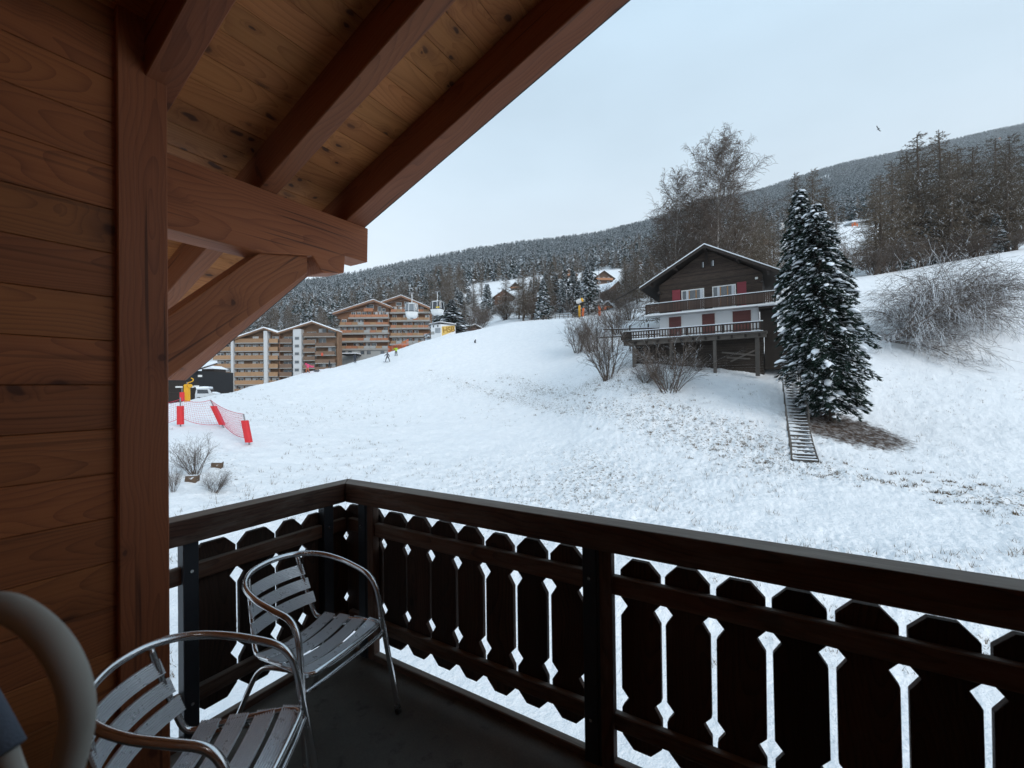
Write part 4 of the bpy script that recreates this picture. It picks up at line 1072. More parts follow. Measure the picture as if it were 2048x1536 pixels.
def sub(o, par):                                   # second level piece built in world space
    o.parent = par; o.matrix_parent_inverse = Matrix.Translation(Vector(ch.location)).inverted().inverted() @ Matrix.Translation(Vector(ch.location)).inverted()
    o.matrix_parent_inverse = (Matrix.LocRotScale(par.parent.location, par.parent.rotation_euler, par.parent.scale) @ par.matrix_parent_inverse).inverted()
    return o
YL, YRr, YM = 10.62, 1.27, 6.03      # left and right wall, ridge line
ZE, ZR = 10.55, 13.62                # wall top at the eaves and at the ridge
XB = 56.5
# storeys
bx('foundation', XC+.6, XB, YRr+.2, YL+1.9, .8, 4.75, M_CONC)
bx('ground_floor_wall', XC, XB, YRr+.35, YL, 4.75, 7.42, M_PLASTER)
up = MB().prism([(XC+.03, YRr, 7.42), (XC+.03, YL, 7.42), (XC+.03, YL, ZE), (XC+.03, YM, ZR-.12), (XC+.03, YRr, ZE)], (XB-XC-.03, 0, 0)).build('upper_wall', M_DARKWOOD2, ch)
# boards of the gable, one by one
zz = 7.44; bh = .165; k = 0
rq = random.Random(3)
while zz < ZR-.25:
    zt = zz+bh-.012
    def half(zq): return (1.0 if zq <= ZE else max(0, (ZR-.14-zq)/(ZR-.14-ZE)))
    hl0, hl1 = half(zz), half(zt)
    y0a, y0b = YM-(YM-YRr)*hl0, YM-(YM-YRr)*hl1; y1a, y1b = YM+(YL-YM)*hl0, YM+(YL-YM)*hl1
    d_ = rq.uniform(0, .012)
    m = MB().prism([(XC-.02-d_, y0a, zz), (XC-.02-d_, y1a, zz), (XC-.02-d_, y1b, zt), (XC-.02-d_, y0b, zt)], (.05, 0, 0)).mesh('board', M_DARKWOOD)
    # local frame with the grain along local X
    o = bpy.data.objects.new('board', m); COL.objects.link(o)
    rot = Matrix(((0, 0, 1), (1, 0, 0), (0, 1, 0))).to_4x4(); cc = Matrix.Translation((XC, YM, (zz+zt)/2))@rot
    m.transform(cc.inverted()); o.parent = ch; o.matrix_parent_inverse = Matrix.Translation(Vector(ch.location)).inverted(); o.matrix_basis = cc
    zz += bh; k += 1
# roof: two slabs, snow, purlins, verge boards
XF = 45.45
def roof_side(s):
    ye = 12.28 if s > 0 else -.22
    ze = ZR-.08-(ZR-10.45)*abs(ye-YM)/abs((12.0 if s > 0 else .2)-YM)
    a, b = (YM, ZR+.02), (ye, ze)
    o = MB().prism([(XF, a[0], a[1]), (XF, b[0], b[1]), (XF, b[0], b[1]-.16), (XF, a[0], a[1]-.16)], (XB+1.0-XF, 0, 0)).build('roof_slab', M_DARKWOOD2, ch)
    sub(MB().prism([(XF-.04, a[0]+s*.0, a[1]+.012), (XF-.04, b[0]+s*.03, b[1]+.012), (XF-.04, b[0]+s*.03, b[1]+.09), (XF-.04, a[0], a[1]+.10)], (XB+1.08-XF, 0, 0)).build('snow', M_SNOWCAP), o)
    sub(MB().prism([(XF-.035, a[0], a[1]-.02), (XF-.035, b[0], b[1]-.02), (XF-.035, b[0], b[1]-.30), (XF-.035, a[0], a[1]-.30)], (.03, 0, 0)).build('verge_board', M_DARKWOOD2), o)
    mid = [(a[0]+(b[0]-a[0])*f, a[1]+(b[1]-a[1])*f-.17) for f in (.45, .84)]
    for yy, z1 in mid: sub(bx('purlin', XF+.1, XC, yy-.11, yy+.11, z1-.26, z1, M_DARKWOOD2), o)
    return o
rs = roof_side(1); roof_side(-1)
MB().bar((XF+.1, YM, ZR-.30), (XC, YM, ZR-.30), .22, .28).build('ridge_beam', M_DARKWOOD2, ch)
bx('ridge_post', XC-.16, XC-.03, YM-.10, YM+.10, 11.9, ZR-.42, M_DARKWOOD2)
for y in (YL-.05, YRr+.05): bx('bracket', XC-.7, XC, y-.09, y+.09, 9.6, 9.8, M_DARKWOOD2)
MB().box(50, 50.7, 9.6, 10.3, 11.2, 13.0).build('chimney', M_PLASTER, ch); MB().box(49.9, 50.8, 9.5, 10.4, 13.0, 13.16).build('chimney_cap', M_SNOWCAP, ch, bevel=.04)
MB().tube([(XF, 12.35, 10.36), (XF+.2, 13.2, 10.05), (XF+1.2, 15.2, 9.55)], .06, 6).build('gutter_pipe', M_DARKWOOD2, ch)
# windows
def window(y0, y1, z0, z1, n, name='window', frame=M_WHITE, curtain=True, mull=M_OCHRE):
    w = MB(); t_ = .09
    w.box(XC-.06, XC-.01, y0, y1, z0, z0+t_); w.box(XC-.06, XC-.01, y0, y1, z1-t_, z1); w.box(XC-.06, XC-.01, y0, y0+t_, z0+t_, z1-t_); w.box(XC-.06, XC-.01, y1-t_, y1, z0+t_, z1-t_)
    o = w.build(name, frame, ch)
    ws = (y1-y0-2*t_)/n
    for i in range(n):
        a = y0+t_+ws*i
        sub(MB().box(XC-.035, XC-.028, a+.02, a+ws-.02, z0+t_, z1-t_).build('pane', M_GLASS), o)
        if curtain and i in (0, n-1): sub(MB().box(XC-.042, XC-.037, a+.02, a+ws*.45, z0+t_, z1-t_).build('curtain', M_CURT), o)
        if i: sub(MB().box(XC-.07, XC-.02, a-.05, a+.05, z0+t_, z1-t_).build('mullion', mull), o)
    return o
window(6.31, 8.44, 7.6, 9.74, 3); window(3.49, 5.56, 7.6, 9.76, 3)
window(6.2, 6.58, 11.72, 12.42, 1, 'attic_window', frame=M_DARKWOOD2, curtain=True); window(5.28, 5.72, 11.72, 12.44, 1, 'attic_window', frame=M_DARKWOOD2, curtain=True)
for y in (8.95, 3.0):
    s = MB().box(XC-.09, XC-.04, y-.40, y+.38, 7.6, 9.88).build('shutter', M_RED, ch)
    for z1 in (7.9, 9.5): sub(MB().box(XC-.11, XC-.088, y-.38, y+.36, z1, z1+.10).build('batten', M_RED), s)
for y0, y1 in ((8.52, 9.71), (5.38, 6.54), (2.26, 3.81)):
    s = MB().box(XC-.07, XC-.015, y0, y1, 5.1, 7.13).build('shutter', M_BRED, ch)
    for q in (y0-.08, y1): sub(MB().box(XC-.05, XC-.012, q, q+.08, 5.0, 7.2).build('frame', M_WHITE), s)
    n = 10
    for i in range(n): sub(MB().box(XC-.085, XC-.069, y0+.06, y1-.06, 5.2+i*.19, 5.2+i*.19+.13).build('louver', M_BRED), s)
MB().box(XC-.2, XC-.05, 1.62, 1.86, 9.95, 10.15).build('wall_lamp', M_LAMP, ch, bevel=.03)
# upper balcony
XU = 45.75
bal = bx('balcony_slab', XU-.05, XC, .25, 11.95, 7.26, 7.42, M_PLASTER)
o = bx('balcony_rail', XU, XU+.09, .25, 11.75, 8.40, 8.49, M_DARKWOOD2); sub(bx('snow', XU-.02, XU+.11, .25, 11.75, 8.492, 8.55, M_SNOWCAP, bev=.012), o)
bx('balcony_rail', XU+.01, XU+.07, .25, 11.75, 7.52, 7.58, M_DARKWOOD2)
pk = MB().box(-.02, .0, -.066, .066, 0, .83).mesh('picket', M_PICK)
for i in range(78):
    o = link('picket', pk, ch); o.matrix_basis = Matrix.Translation((XU, .34+i*.148, 7.55)); o.matrix_parent_inverse = Matrix.Translation(Vector(ch.location)).inverted()
for y in (.3, 3.1, 6.0, 8.9, 11.7): bx('balcony_post', XU+.01, XU+.10, y-.06, y+.06, 7.42, 8.40, M_DARKWOOD2)
for y in (1.4, 4.2, 7.2, 10.2):                       # chairs and table leaning behind the balcony rail show as pale bars
    pass
# lower deck on posts
XD = 43.9
deck = bx('deck', XD, XC+.6, .9, 13.7, 4.58, 4.74, M_GREYWOOD)
sub(bx('snow', XD-.03, XD+.5, 1.2, 13.6, 4.742, 4.80, M_SNOWCAP, bev=.012), deck)
bx('deck_beam', XD+.15, XD+.40, .95, 13.6, 4.20, 4.58, M_GREYWOOD)
for i in range(12): bx('joist', XD-.06, XC+.5, 1.4+i*1.09, 1.58+i*1.09, 4.30, 4.56, M_DARKWOOD2)
o = bx('deck_rail', XD, XD+.10, 1.25, 13.6, 5.50, 5.60, M_DARKWOOD2); sub(bx('snow', XD-.02, XD+.13, 1.2, 13.62, 5.602, 5.67, M_SNOWCAP, bev=.012), o)
bx('deck_rail', XD+.02, XD+.08, 1.25, 13.6, 4.92, 5.0, M_DARKWOOD2)
pk = MB().box(-.025, .0, -.055, .055, 0, .70).mesh('picket', M_PICK)
for i in range(47):
    o = link('picket', pk, ch); o.matrix_basis = Matrix.Translation((XD+.01, 1.45+i*.258, 4.86)); o.matrix_parent_inverse = Matrix.Translation(Vector(ch.location)).inverted()
for y in (1.3, 4.4, 7.5, 10.5, 13.5): bx('deck_post', XD+.01, XD+.13, y-.07, y+.07, 4.7, 5.5, M_DARKWOOD2)
for y, w in ((1.68, .17), (5.12, .14), (12.6, .17), (9.0, .13)): bx('support_post', XD+.22, XD+.22+2*w, y-w, y+w, .8, 4.2, M_GREYWOOD, bev=.02)
bx('flower_box', XD-.35, XD, 12.7, 13.75, 4.75, 5.45, M_DARKWOOD2)
for i in range(14): bx('underdeck_board', XD+1.55, XD+1.60, 1.2, 12.9, .9+i*.245, .9+i*.245+.235, M_UNDER)
# timber stacked below the deck, side room beyond
for i, (y0, z0, y1, z1) in enumerate(((1.9, 2.7, 4.6, 3.1), (2.3, 2.4, 4.2, 2.6), (1.8, 3.2, 3.9, 2.2))): MB().bar((XD+1.2, y0, z0), (XD+1.0, y1, z1), .10, .14).build('stored_beam', M_GREYWOOD, ch)
bx('side_shed', XC-1.6, XB-4, -.9, 1.15, 1.4, 4.7, M_UNDER)
bx('side_door', XC-.2, XC+1.5, .15, 1.5, 4.75, 7.0, M_DARKWOOD2)
sw = bx('side_awning', XC-1.1, XC+1.0, -1.3, 1.6, 7.02, 7.2, M_DARKWOOD2); sub(bx('snow', XC-1.15, XC+1.0, -1.3, 1.6, 7.202, 7.30, M_SNOWCAP, bev=.02), sw)
# low garden fence beside the deck corner
fe = empty('garden_fence', (46, 15.5, 5)); tag(fe, 'snowy low rail fence left of the white ground floor of the chalet', 'fence')
for a, b, z0, z1 in ((10.8, 17.2, 6.15, 6.6), (10.8, 18.0, 5.55, 5.7)):
    for x in (47.4,): MB().bar((x, a, z0), (x+.6, b, z1), .10, .14).build('rail', M_DARKWOOD2, fe)
    MB().bar((47.4, a, z0+.09), (48.0, b, z1+.09), .11, .05).build('snow', M_SNOWCAP, fe)
for y in (12, 14, 16, 17.8): MB().box(47.55, 47.67, y-.06, y+.06, 3.9, 6.75).build('post', M_DARKWOOD2, fe)

# wooden steps up to the chalet
st = empty('wooden_steps', gfind(1606, 930)[0]); tag(st, 'long flight of snowy wooden steps with handrails beside the spruces', 'steps')
s0, d0 = gfind(1608, 928); s1, d1 = gfind(1578, 735)
NS = 30
ax = s1-s0; hx = np.array((ax[0], ax[1], 0)); hx /= np.linalg.norm(hx); wx = np.array((hx[1], -hx[0], 0))
WS = .62
pts_ = []
for i in range(NS):
    f = (i+.5)/NS; p = s0+ax*f; zg = float(zterr(p[0], p[1], False)); pts_.append(np.array((p[0], p[1], zg+.10)))
tm = MB().box(-WS, WS, -.14, .14, -.03, .03).mesh('tread', M_GREYWOOD); ts_ = MB().box(-WS+.04, WS-.03, -.12, .10, .031, .065).mesh('snow', M_SNOWCAP, bevel=.012)
Mrot = Matrix(((wx[0], hx[0], 0, 0), (wx[1], hx[1], 0, 0), (0, 0, 1, 0), (0, 0, 0, 1)))
inv = Matrix.Translation(Vector(st.location)).inverted()
for i, p in enumerate(pts_):
    o = link('tread', tm, st); o.matrix_parent_inverse = inv; o.matrix_basis = Matrix.Translation(Vector(p))@Mrot
    if i < 22 or i % 3 == 0:
        q = link('snow', ts_); q.parent = o
for s in (-1, 1):
    for a, b in zip(pts_[:-1:5]+[], pts_[5::5]+[pts_[-1]]):
        if np.linalg.norm(b-a) > .1: MB().bar(a+wx*s*WS-np.array((0, 0, .05)), b+wx*s*WS-np.array((0, 0, .05)), .06, .18).build('stringer', M_GREYWOOD, st)
    rng_ = range(0, NS, 4) if s < 0 else range(10, NS, 4)
    prev = None
    for i in rng_:
        p = pts_[i]+wx*s*(WS+.03); MB().box(p[0]-.04, p[0]+.04, p[1]-.04, p[1]+.04, p[2]-.35, p[2]+.95).build('post', M_GREYWOOD, st)
        tp = p+np.array((0, 0, .93))
        if prev is not None:
            MB().bar(prev, tp, .05, .08).build('handrail', M_GREYWOOD, st); MB().bar(prev-np.array((0, 0, .45)), tp-np.array((0, 0, .45)), .04, .06).build('handrail', M_GREYWOOD, st)
        prev = tp

# ================================================================== FAR CHALETS
M_CH = [plain('chalet_wood_%d' % i, c, .8, 0, .25, .8, objvar=.1) for i, c in enumerate(((.16, .075, .045), (.30, .145, .075), (.10, .062, .042), (.20, .105, .06), (.36, .17, .09)))]
M_ROOFW = plain('roof_boards', (.13, .10, .085), .85, 0, .25, .8)
def far_chalet(px, base, wpx, hpx, dep, label, ci=0, turn=0.0, snow=True):
    p = gp(px, dep); u = (px-1024)/FPX; w = px_size(wpx, dep)/2; H = px_size(hpx, dep)
    ang = YAW-math.pi/2+turn
    o = empty('far_chalet', p, ang); tag(o, label, 'chalet', 'chalets on the middle hillside')
    e = H*.52; r_ = H; dp = w*2.2; m = M_CH[ci]
    MB().prism([(-w, 0, -2), (w, 0, -2), (w, 0, e), (0, 0, r_-.25), (-w, 0, e)], (0, dp, 0)).build('wall', m, o, True)
    for s in (-1, 1):
        ov = w*1.28; ze = r_-(r_-e)*1.28
        MB().prism([(0, -.9, r_), (s*ov, -.9, ze), (s*ov, -.9, ze-.2), (0, -.9, r_-.2)], (0, dp+1.6, 0)).build('roof', M_ROOFW, o, True)
        if snow: MB().prism([(0, -.92, r_+.015), (s*(ov+.03), -.92, ze+.015), (s*(ov+.03), -.92, ze+.22), (0, -.92, r_+.24)], (0, dp+1.6, 0)).build('snow', M_SNOWCAP, o, True)
    MB().box(-w*.98, w*.98, -.9, -.02, e*.42, e*.52).build('balcony', m, o, True); MB().box(-w*.98, w*.98, -.92, -.84, e*.52, e*.82).build('balcony_rail', M_CH[(ci+2) % 5], o, True)
    for x in (-.55, 0, .55):
        f = MB().box(w*x-.55, w*x+.55, -.05, .02, e*.60, e*.98).build('window', M_WHITE, o, True)
        q = MB().box(w*x-.45, w*x+.45, -.07, -.045, e*.64, e*.95).build('pane', M_GLASS); q.parent = f
    for x in (-.5, .5):
        f = MB().box(w*x-.6, w*x+.6, -.05, .02, e*.06, e*.36).build('window', M_WHITE, o, True)
        q = MB().box(w*x-.5, w*x+.5, -.07, -.045, e*.08, e*.34).build('pane', M_GLASS); q.parent = f
    return o
far_chalet(1010, 590, 36, 27, 190, 'brown chalet with a red-brown gable above the lone spruce', 0, .15)
far_chalet(1034, 572, 20, 16, 250, 'small dark chalet peeping out behind the red-brown gable', 2, -.4)
far_chalet(1211, 550, 36, 26, 236, 'dark chalet with a flat gable beside the frosted spruces', 2, .1)
far_chalet(1276, 545, 34, 24, 285, 'bright orange wooden chalet on the bank left of the birches', 4, -.1)
far_chalet(1236, 590, 42, 34, 150, 'red-brown chalet with a snowy roof edge above the garden fence', 0, .55)
far_chalet(1306, 535, 34, 24, 240, 'brown chalet half hidden behind the birch twigs', 3, .6)
far_chalet(1140, 552, 34, 18, 300, 'low dark roofed chalet far up behind the frosted spruces', 2, .3)
far_chalet(948, 650, 40, 16, 112, 'low brown shed with a snowy roof just over the crest', 3, .7)
far_chalet(1214, 612, 22, 17, 112, 'small hut with a snowy roof behind the bare shrubs', 2, .5)
far_chalet(1532, 505, 40, 28, 180, 'orange wooden chalet between the dark chalet roof and the spruces', 4, .1)
far_chalet(2012, 268, 18, 14, 1250, 'tiny building on the mountain ridge at the top corner', 3, .2, False)

# ================================================================== APARTMENT BLOCKS
M_AWOOD = plain('apartment_wood', (.215, .112, .066), .8, 0, .22, .5, objvar=.1)
M_AWOOD2 = plain('apartment_wood_old', (.200, .118, .072), .8, 0, .25, .5, objvar=.12)
M_BAL = plain('balcony_board', (.30, .178, .098), .8, 0, .2, .6, objvar=.14)
M_BAL2 = plain('balcony_board_dark', (.165, .105, .072), .8, 0, .2, .6, objvar=.14)
M_BALO = plain('balcony_panel_orange', (.36, .155, .082), .75, 0, .15, .6, objvar=.12)
M_SLAB = plain('concrete_slab_edge', (.30, .285, .265), .85, 0, .12, .6)
M_AGREY = plain('grey_cladding', (.33, .33, .32), .85, 0, .1, .5)
M_BLIND = plain('roller_blind', (.55, .56, .57), .7, 0, .05, 2, objvar=.1)
class Block:
    """apartment block laid out in its own frame: x to the right, y away, z up"""
    def __init__(s, px, dep, name, label):
        s.dep = dep; s.k = dep/FPX; s.px = px; u = (px-1024)/FPX
        q = FH*dep+RHV*u*dep; s.z0 = at(px, 776, dep)[2]*0
        s.o = empty(name, (q[0], q[1], 0), YAW-math.pi/2); tag(s.o, label, 'building', 'apartment blocks beyond the crest')
    def xz(s, px, py):
        p = at(px, py, s.dep); f = p-np.array(s.o.location); return float(f[0]*RHV[0]+f[1]*RHV[1]), float(p[2])
    def box(s, name, px0, px1, py0, py1, y0, y1, m, par=None, bev=0.0):
        x0, za = s.xz(px0, py0); x1, zb = s.xz(px1, py1)
        o = MB().box(min(x0, x1), max(x0, x1), y0, y1, min(za, zb), max(za, zb)).build(name, m, par if par is not None else s.o, True, bevel=bev); return o
    def poly(s, name, pts, y0, y1, m):
        return MB().prism([(lambda a: (a[0], y0, a[1]))(s.xz(*p)) for p in pts], (0, y1-y0, 0)).build(name, m, s.o, True)
def zq(x, y): return 420+x*.2344, 560+y*.2344     # coordinates measured on an enlargement
rb = random.Random(14)
def bay(B, x0, x1, rows, kind, nwin, rail_h, ybal=-1.5, wall=0.0, slab=None, dark=.25):
    """one stack of balconies: rows = rail-top coordinates; windows and panels behind"""
    for i, yr in enumerate(rows):
        step = (rows[1]-rows[0]) if len(rows) > 1 else 70
        a = zq(x0, yr); b = zq(x1, yr+rail_h)
        m = {'wood': M_BAL, 'dark': M_BAL2, 'mix': rb.choice((M_BAL, M_BAL, M_BALO, M_BAL2)), 'orange': M_BALO}[kind]
        bo_ = B.box('balcony', a[0], b[0], a[1], b[1], ybal, ybal+.12, m)
        B.box('slab', a[0], b[0], b[1]+.05, b[1]+1.1, ybal-.05, wall, slab or M_SLAB, bo_)
        # glazing behind the balcony
        n = nwin; w = (x1-x0)/n
        for k in range(n):
            c0 = x0+w*k+w*.10; c1 = x0+w*(k+1)-w*.10
            if rb.random() < dark*.55: continue
            ty = yr-step+rail_h*1.15+8; by = yr+rail_h*.9
            p0 = zq(c0, ty); p1 = zq(c1, by)
            f = B.box('window', p0[0], p1[0], p0[1], p1[1], wall-.07, wall+.02, M_WHITE if kind != 'dark' else M_AGREY)
            mm = 2 if (c1-c0) > 45 else 1
            for j in range(mm):
                qa = c0+(c1-c0)*(j+.10)/mm; qb = c0+(c1-c0)*(j+.90)/mm; e0 = zq(qa, ty+5); e1 = zq(qb, by)
                B.box('pane', e0[0], e1[0], e0[1], e1[1], wall-.10, wall-.075, M_GLASS, f)
                if rb.random() < .38:
                    e1 = zq(qb, ty+5+(by-ty)*rb.uniform(.25, .7)); B.box('blind', e0[0], e1[0], e0[1], e1[1], wall-.13, wall-.105, M_BLIND, f)
# --- left block: two gables, white stair towers
M_GPLAST = plain('grey_white_render', (.50, .505, .51), .85, 0, .12, .5)
B1 = Block(550, 140, 'apartment_block', 'wooden apartment block with twin gables and white stair towers')
rows1 = [505, 575, 647, 718, 788, 858, 930]
B1.poly('wall', [zq(60, 560), zq(215, 500), zq(490, 432), zq(600, 468), zq(600, 1010), zq(60, 1010)], 0, 14, M_AWOOD2)
B1.poly('wall', [zq(600, 470), zq(890, 378), zq(1085, 446), zq(1085, 1010), zq(600, 1010)], .3, 3.2, M_AWOOD2)
for pts in (((40, 572), (488, 415), (488, 426), (40, 586)), ((488, 415), (602, 456), (602, 468), (488, 426)), ((602, 456), (893, 363), (893, 375), (602, 468)), ((893, 363), (1092, 436), (1092, 450), (893, 375))):
    o = B1.poly('roof', [zq(*p) for p in pts], -2.2, 3.4, M_AWOOD2)
    q = [(x, y-(10 if i in (2, 3) else 16)) if i > 1 else (x, y-1) for i, (x, y) in enumerate(pts)]
    q = [(pts[0][0], pts[0][1]-1), (pts[1][0], pts[1][1]-1), (pts[1][0], pts[1][1]-8), (pts[0][0], pts[0][1]-8)]
    sn_o = MB().prism([(lambda a: (a[0], -2.25, a[1]))(B1.xz(*zq(*p))) for p in q], (0, 5.6, 0)).build('snow', M_SNOWCAP); sn_o.parent = o
B1.box('stair_tower', *[zq(730, 408)[0], zq(805, 408)[0], zq(0, 425)[1], zq(0, 1010)[1]], -1.9, .3, M_GPLAST)
for yy in (490, 555, 620, 690, 757):
    f = B1.box('window', zq(747, 0)[0], zq(785, 0)[0], zq(0, yy)[1], zq(0, yy+26)[1], -1.97, -1.9, M_AGREY); B1.box('pane', zq(750, 0)[0], zq(782, 0)[0], zq(0, yy+3)[1], zq(0, yy+23)[1], -2.0, -1.975, M_GLASS, f)
B1.box('stair_tower', zq(482, 0)[0], zq(520, 0)[0], zq(0, 440)[1], zq(0, 1010)[1], -1.9, 0, M_GPLAST)
B1.box('pilaster', zq(206, 0)[0], zq(232, 0)[0], zq(0, 510)[1], zq(0, 1010)[1], -1.9, 0, M_GPLAST)
B1.box('pilaster', zq(600, 0)[0], zq(612, 0)[0], zq(0, 470)[1], zq(0, 1010)[1], -1.0, .3, M_AWOOD)
B1.box('end_wall', zq(1085, 0)[0], zq(1108, 0)[0], zq(0, 448)[1], zq(0, 1010)[1], -.6, 2.2, M_AWOOD2)
bay(B1, 50, 205, [575, 647, 718, 788, 858, 930], 'wood', 2, 34)
bay(B1, 234, 480, rows1, 'wood', 4, 34); bay(B1, 522, 598, rows1, 'wood', 1, 34); bay(B1, 614, 716, rows1[:-1], 'dark', 1, 34, wall=.3)
bay(B1, 812, 912, [455, 515, 585, 655, 722, 790], 'dark', 1, 32, wall=.3); bay(B1, 914, 1078, [455, 540, 612, 680, 745], 'dark', 2, 30, wall=.3)
B1.box('hanging_towel', zq(966, 0)[0], zq(984, 0)[0], zq(0, 625)[1], zq(0, 650)[1], -1.75, -1.68, plain('orange_red_cloth', (.55, .09, .05)))
# --- right block: larger, orange wood, grey slab edges
B2 = Block(770, 155, 'apartment_block', 'large orange-brown timber apartment block with rows of balconies')
B2.poly('wall', [zq(1085, 300), zq(1410, 192), zq(1530, 240), zq(1530, 900), zq(1112, 900), zq(1112, 330), zq(1085, 330)], 0, 16, M_AWOOD)
B2.poly('wall', [zq(1470, 215), zq(1640, 152), zq(1875, 250), zq(1875, 900), zq(1470, 900)], .8, 4, M_AWOOD)
for i, pts in enumerate((((1068, 290), (1410, 178), (1410, 192), (1068, 306)), ((1410, 178), (1555, 236), (1555, 252), (1410, 192)), ((1470, 196), (1640, 138), (1640, 153), (1470, 212)), ((1640, 138), (1888, 243), (1888, 260), (1640, 153)))):
    o = B2.poly('roof', [zq(*p) for p in pts], -2.6+.6*(i > 1), 4.4, M_AWOOD)
    q = [(pts[0][0], pts[0][1]-1), (pts[1][0], pts[1][1]-1), (pts[1][0], pts[1][1]-5), (pts[0][0], pts[0][1]-5)]
    sn_o = MB().prism([(lambda a: (a[0], -2.62+.6*(i > 1), a[1]))(B2.xz(*zq(*p))) for p in q], (0, 7.0, 0)).build('snow', M_SNOWCAP); sn_o.parent = o
B2.box('rear_roof', zq(1088, 0)[0], zq(1200, 0)[0], zq(0, 240)[1], zq(0, 266)[1], 12, 18, M_SNOWCAP)
r2 = [300, 365, 432, 499, 566]
def bay2(x0, x1, rows, wall, yb):
    for r_ in rows:
        n = max(3, int((x1-x0)/46)); w = (x1-x0)/n
        s_ = B2.box('slab', zq(x0-8, 0)[0], zq(x1+6, 0)[0], zq(0, r_+24)[1], zq(0, r_+33)[1], yb-.05, wall, M_SLAB)
        for k in range(n):
            a, b = x0+w*k, x0+w*(k+1); z_ = rb.random()
            m = M_BALO if z_ < .42 else (M_AGREY if z_ < .55 else M_BAL)
            bar = B2.box('balcony_panel', zq(a+1, 0)[0], zq(b-1, 0)[0], zq(0, r_)[1], zq(0, r_+24)[1], yb, yb+.1, m)
            if rb.random() < .82:
                f = B2.box('window', zq(a+5, 0)[0], zq(b-5, 0)[0], zq(0, r_-28)[1], zq(0, r_+18)[1], wall-.07, wall+.02, M_WHITE)
                for j in (0, 1):
                    e0, e1 = a+7+(w-14)*j*.5, a+5+(w-14)*(j+1)*.5
                    B2.box('pane', zq(e0, 0)[0], zq(e1, 0)[0], zq(0, r_-25)[1], zq(0, r_+18)[1], wall-.10, wall-.075, M_GLASS, f)
                    if rb.random() < .4: B2.box('curtain', zq(e0, 0)[0], zq(e1, 0)[0], zq(0, r_-25)[1], zq(0, r_+6)[1], wall-.13, wall-.105, M_BLIND, f)
            if k % 4 == 3: B2.box('partition', zq(b-2, 0)[0], zq(b+2, 0)[0], zq(0, r_-30)[1], zq(0, r_+24)[1], yb+.15, wall, M_AWOOD)
bay2(1200, 1528, r2[:1], 0, -1.6); bay2(1118, 1528, r2[1:], 0, -1.6); bay2(1545, 1872, [252]+[r+22 for r in r2[:4]], .8, -.9)
B2.box('balcony_panel', zq(1320, 0)[0], zq(1400, 0)[0], zq(0, 246)[1], zq(0, 272)[1], -1.4, -1.3, M_BALO)
for a, b, y0, y1, wy in ((1430, 1460, 225, 268, 0), (1465, 1495, 240, 268, 0), (1580, 1630, 185, 215, .8), (1650, 1690, 180, 210, .8), (1330, 1395, 210, 246, 0)):
    f = B2.box('window', zq(a, 0)[0], zq(b, 0)[0], zq(0, y0)[1], zq(0, y1)[1], wy-.07, wy+.02, M_WHITE); B2.box('pane', zq(a+3, 0)[0], zq(b-3, 0)[0], zq(0, y0+3)[1], zq(0, y1-3)[1], wy-.1, wy-.075, M_GLASS, f)
B2.box('base', zq(1112, 0)[0], zq(1530, 0)[0], zq(0, 600)[1], zq(0, 900)[1], -1.2, 0, M_AGREY)
for a in (1130, 1185, 1290, 1345, 1460):
    f = B2.box('window', zq(a, 0)[0], zq(a+40, 0)[0], zq(0, 604)[1], zq(0, 640)[1], -1.27, -1.2, M_SLAB); B2.box('pane', zq(a+4, 0)[0], zq(a+36, 0)[0], zq(0, 608)[1], zq(0, 636)[1], -1.3, -1.275, M_GLASS, f)
B2.box('canopy', zq(1180, 0)[0], zq(1300, 0)[0], zq(0, 640)[1], zq(0, 650)[1], -6, -1.2, M_TRIM)
B2.box('canopy_snow', zq(1182, 0)[0], zq(1298, 0)[0], zq(0, 633)[1], zq(0, 639.5)[1], -6, -1.25, M_SNOWCAP)

# ================================================================== LIFT, HUT, SKIERS, SLOPE FURNITURE
M_GWHITE = plain('gondola_white', (.70, .72, .73), .35, 0, .05, 2)
M_GDARK = plain('gondola_tinted_glass', (.035, .040, .048), .08, 0, .2, 1.5, spec=.8)
M_GCLEAR = plain('gondola_pale_glass', (.16, .18, .20), .10, 0, .2, 1.5, spec=.8)
M_YEL = plain('yellow_paint', (.75, .52, .03), .5)
M_YPAD = plain('yellow_padding', (.70, .36, .02), .7, 0, .12, 3)
M_RPAD = plain('red_padding', (.62, .030, .035), .6, 0, .12, 4, objvar=.08)
M_OPAD = plain('orange_padding', (.62, .13, .03), .65, 0, .12, 3)
M_POLE = plain('galvanised_pole', (.23, .23, .24), .5, .5)
def loft(mb, rings, m=0, cap=True):
    n = len(rings[0]); b = len(mb.v)
    for r_ in rings: mb.v.extend([tuple(map(float, p)) for p in r_])
    for i in range(len(rings)-1):
        for k in range(n):
            k2 = (k+1) % n; mb.f.append((b+i*n+k, b+i*n+k2, b+(i+1)*n+k2, b+(i+1)*n+k)); mb.m.append(m)
    if cap:
        mb.f.append(tuple(b+k for k in range(n-1, -1, -1))); mb.m.append(m); mb.f.append(tuple(b+(len(rings)-1)*n+k for k in range(n))); mb.m.append(m)
    return mb
def sq(w, d_, z_, n=20, e=.45):
    out = []
    for k in range(n):
        a = 2*math.pi*k/n; c, s = math.cos(a), math.sin(a)
        out.append((w*math.copysign(abs(c)**e, c), d_*math.copysign(abs(s)**e, s), z_))
    return out
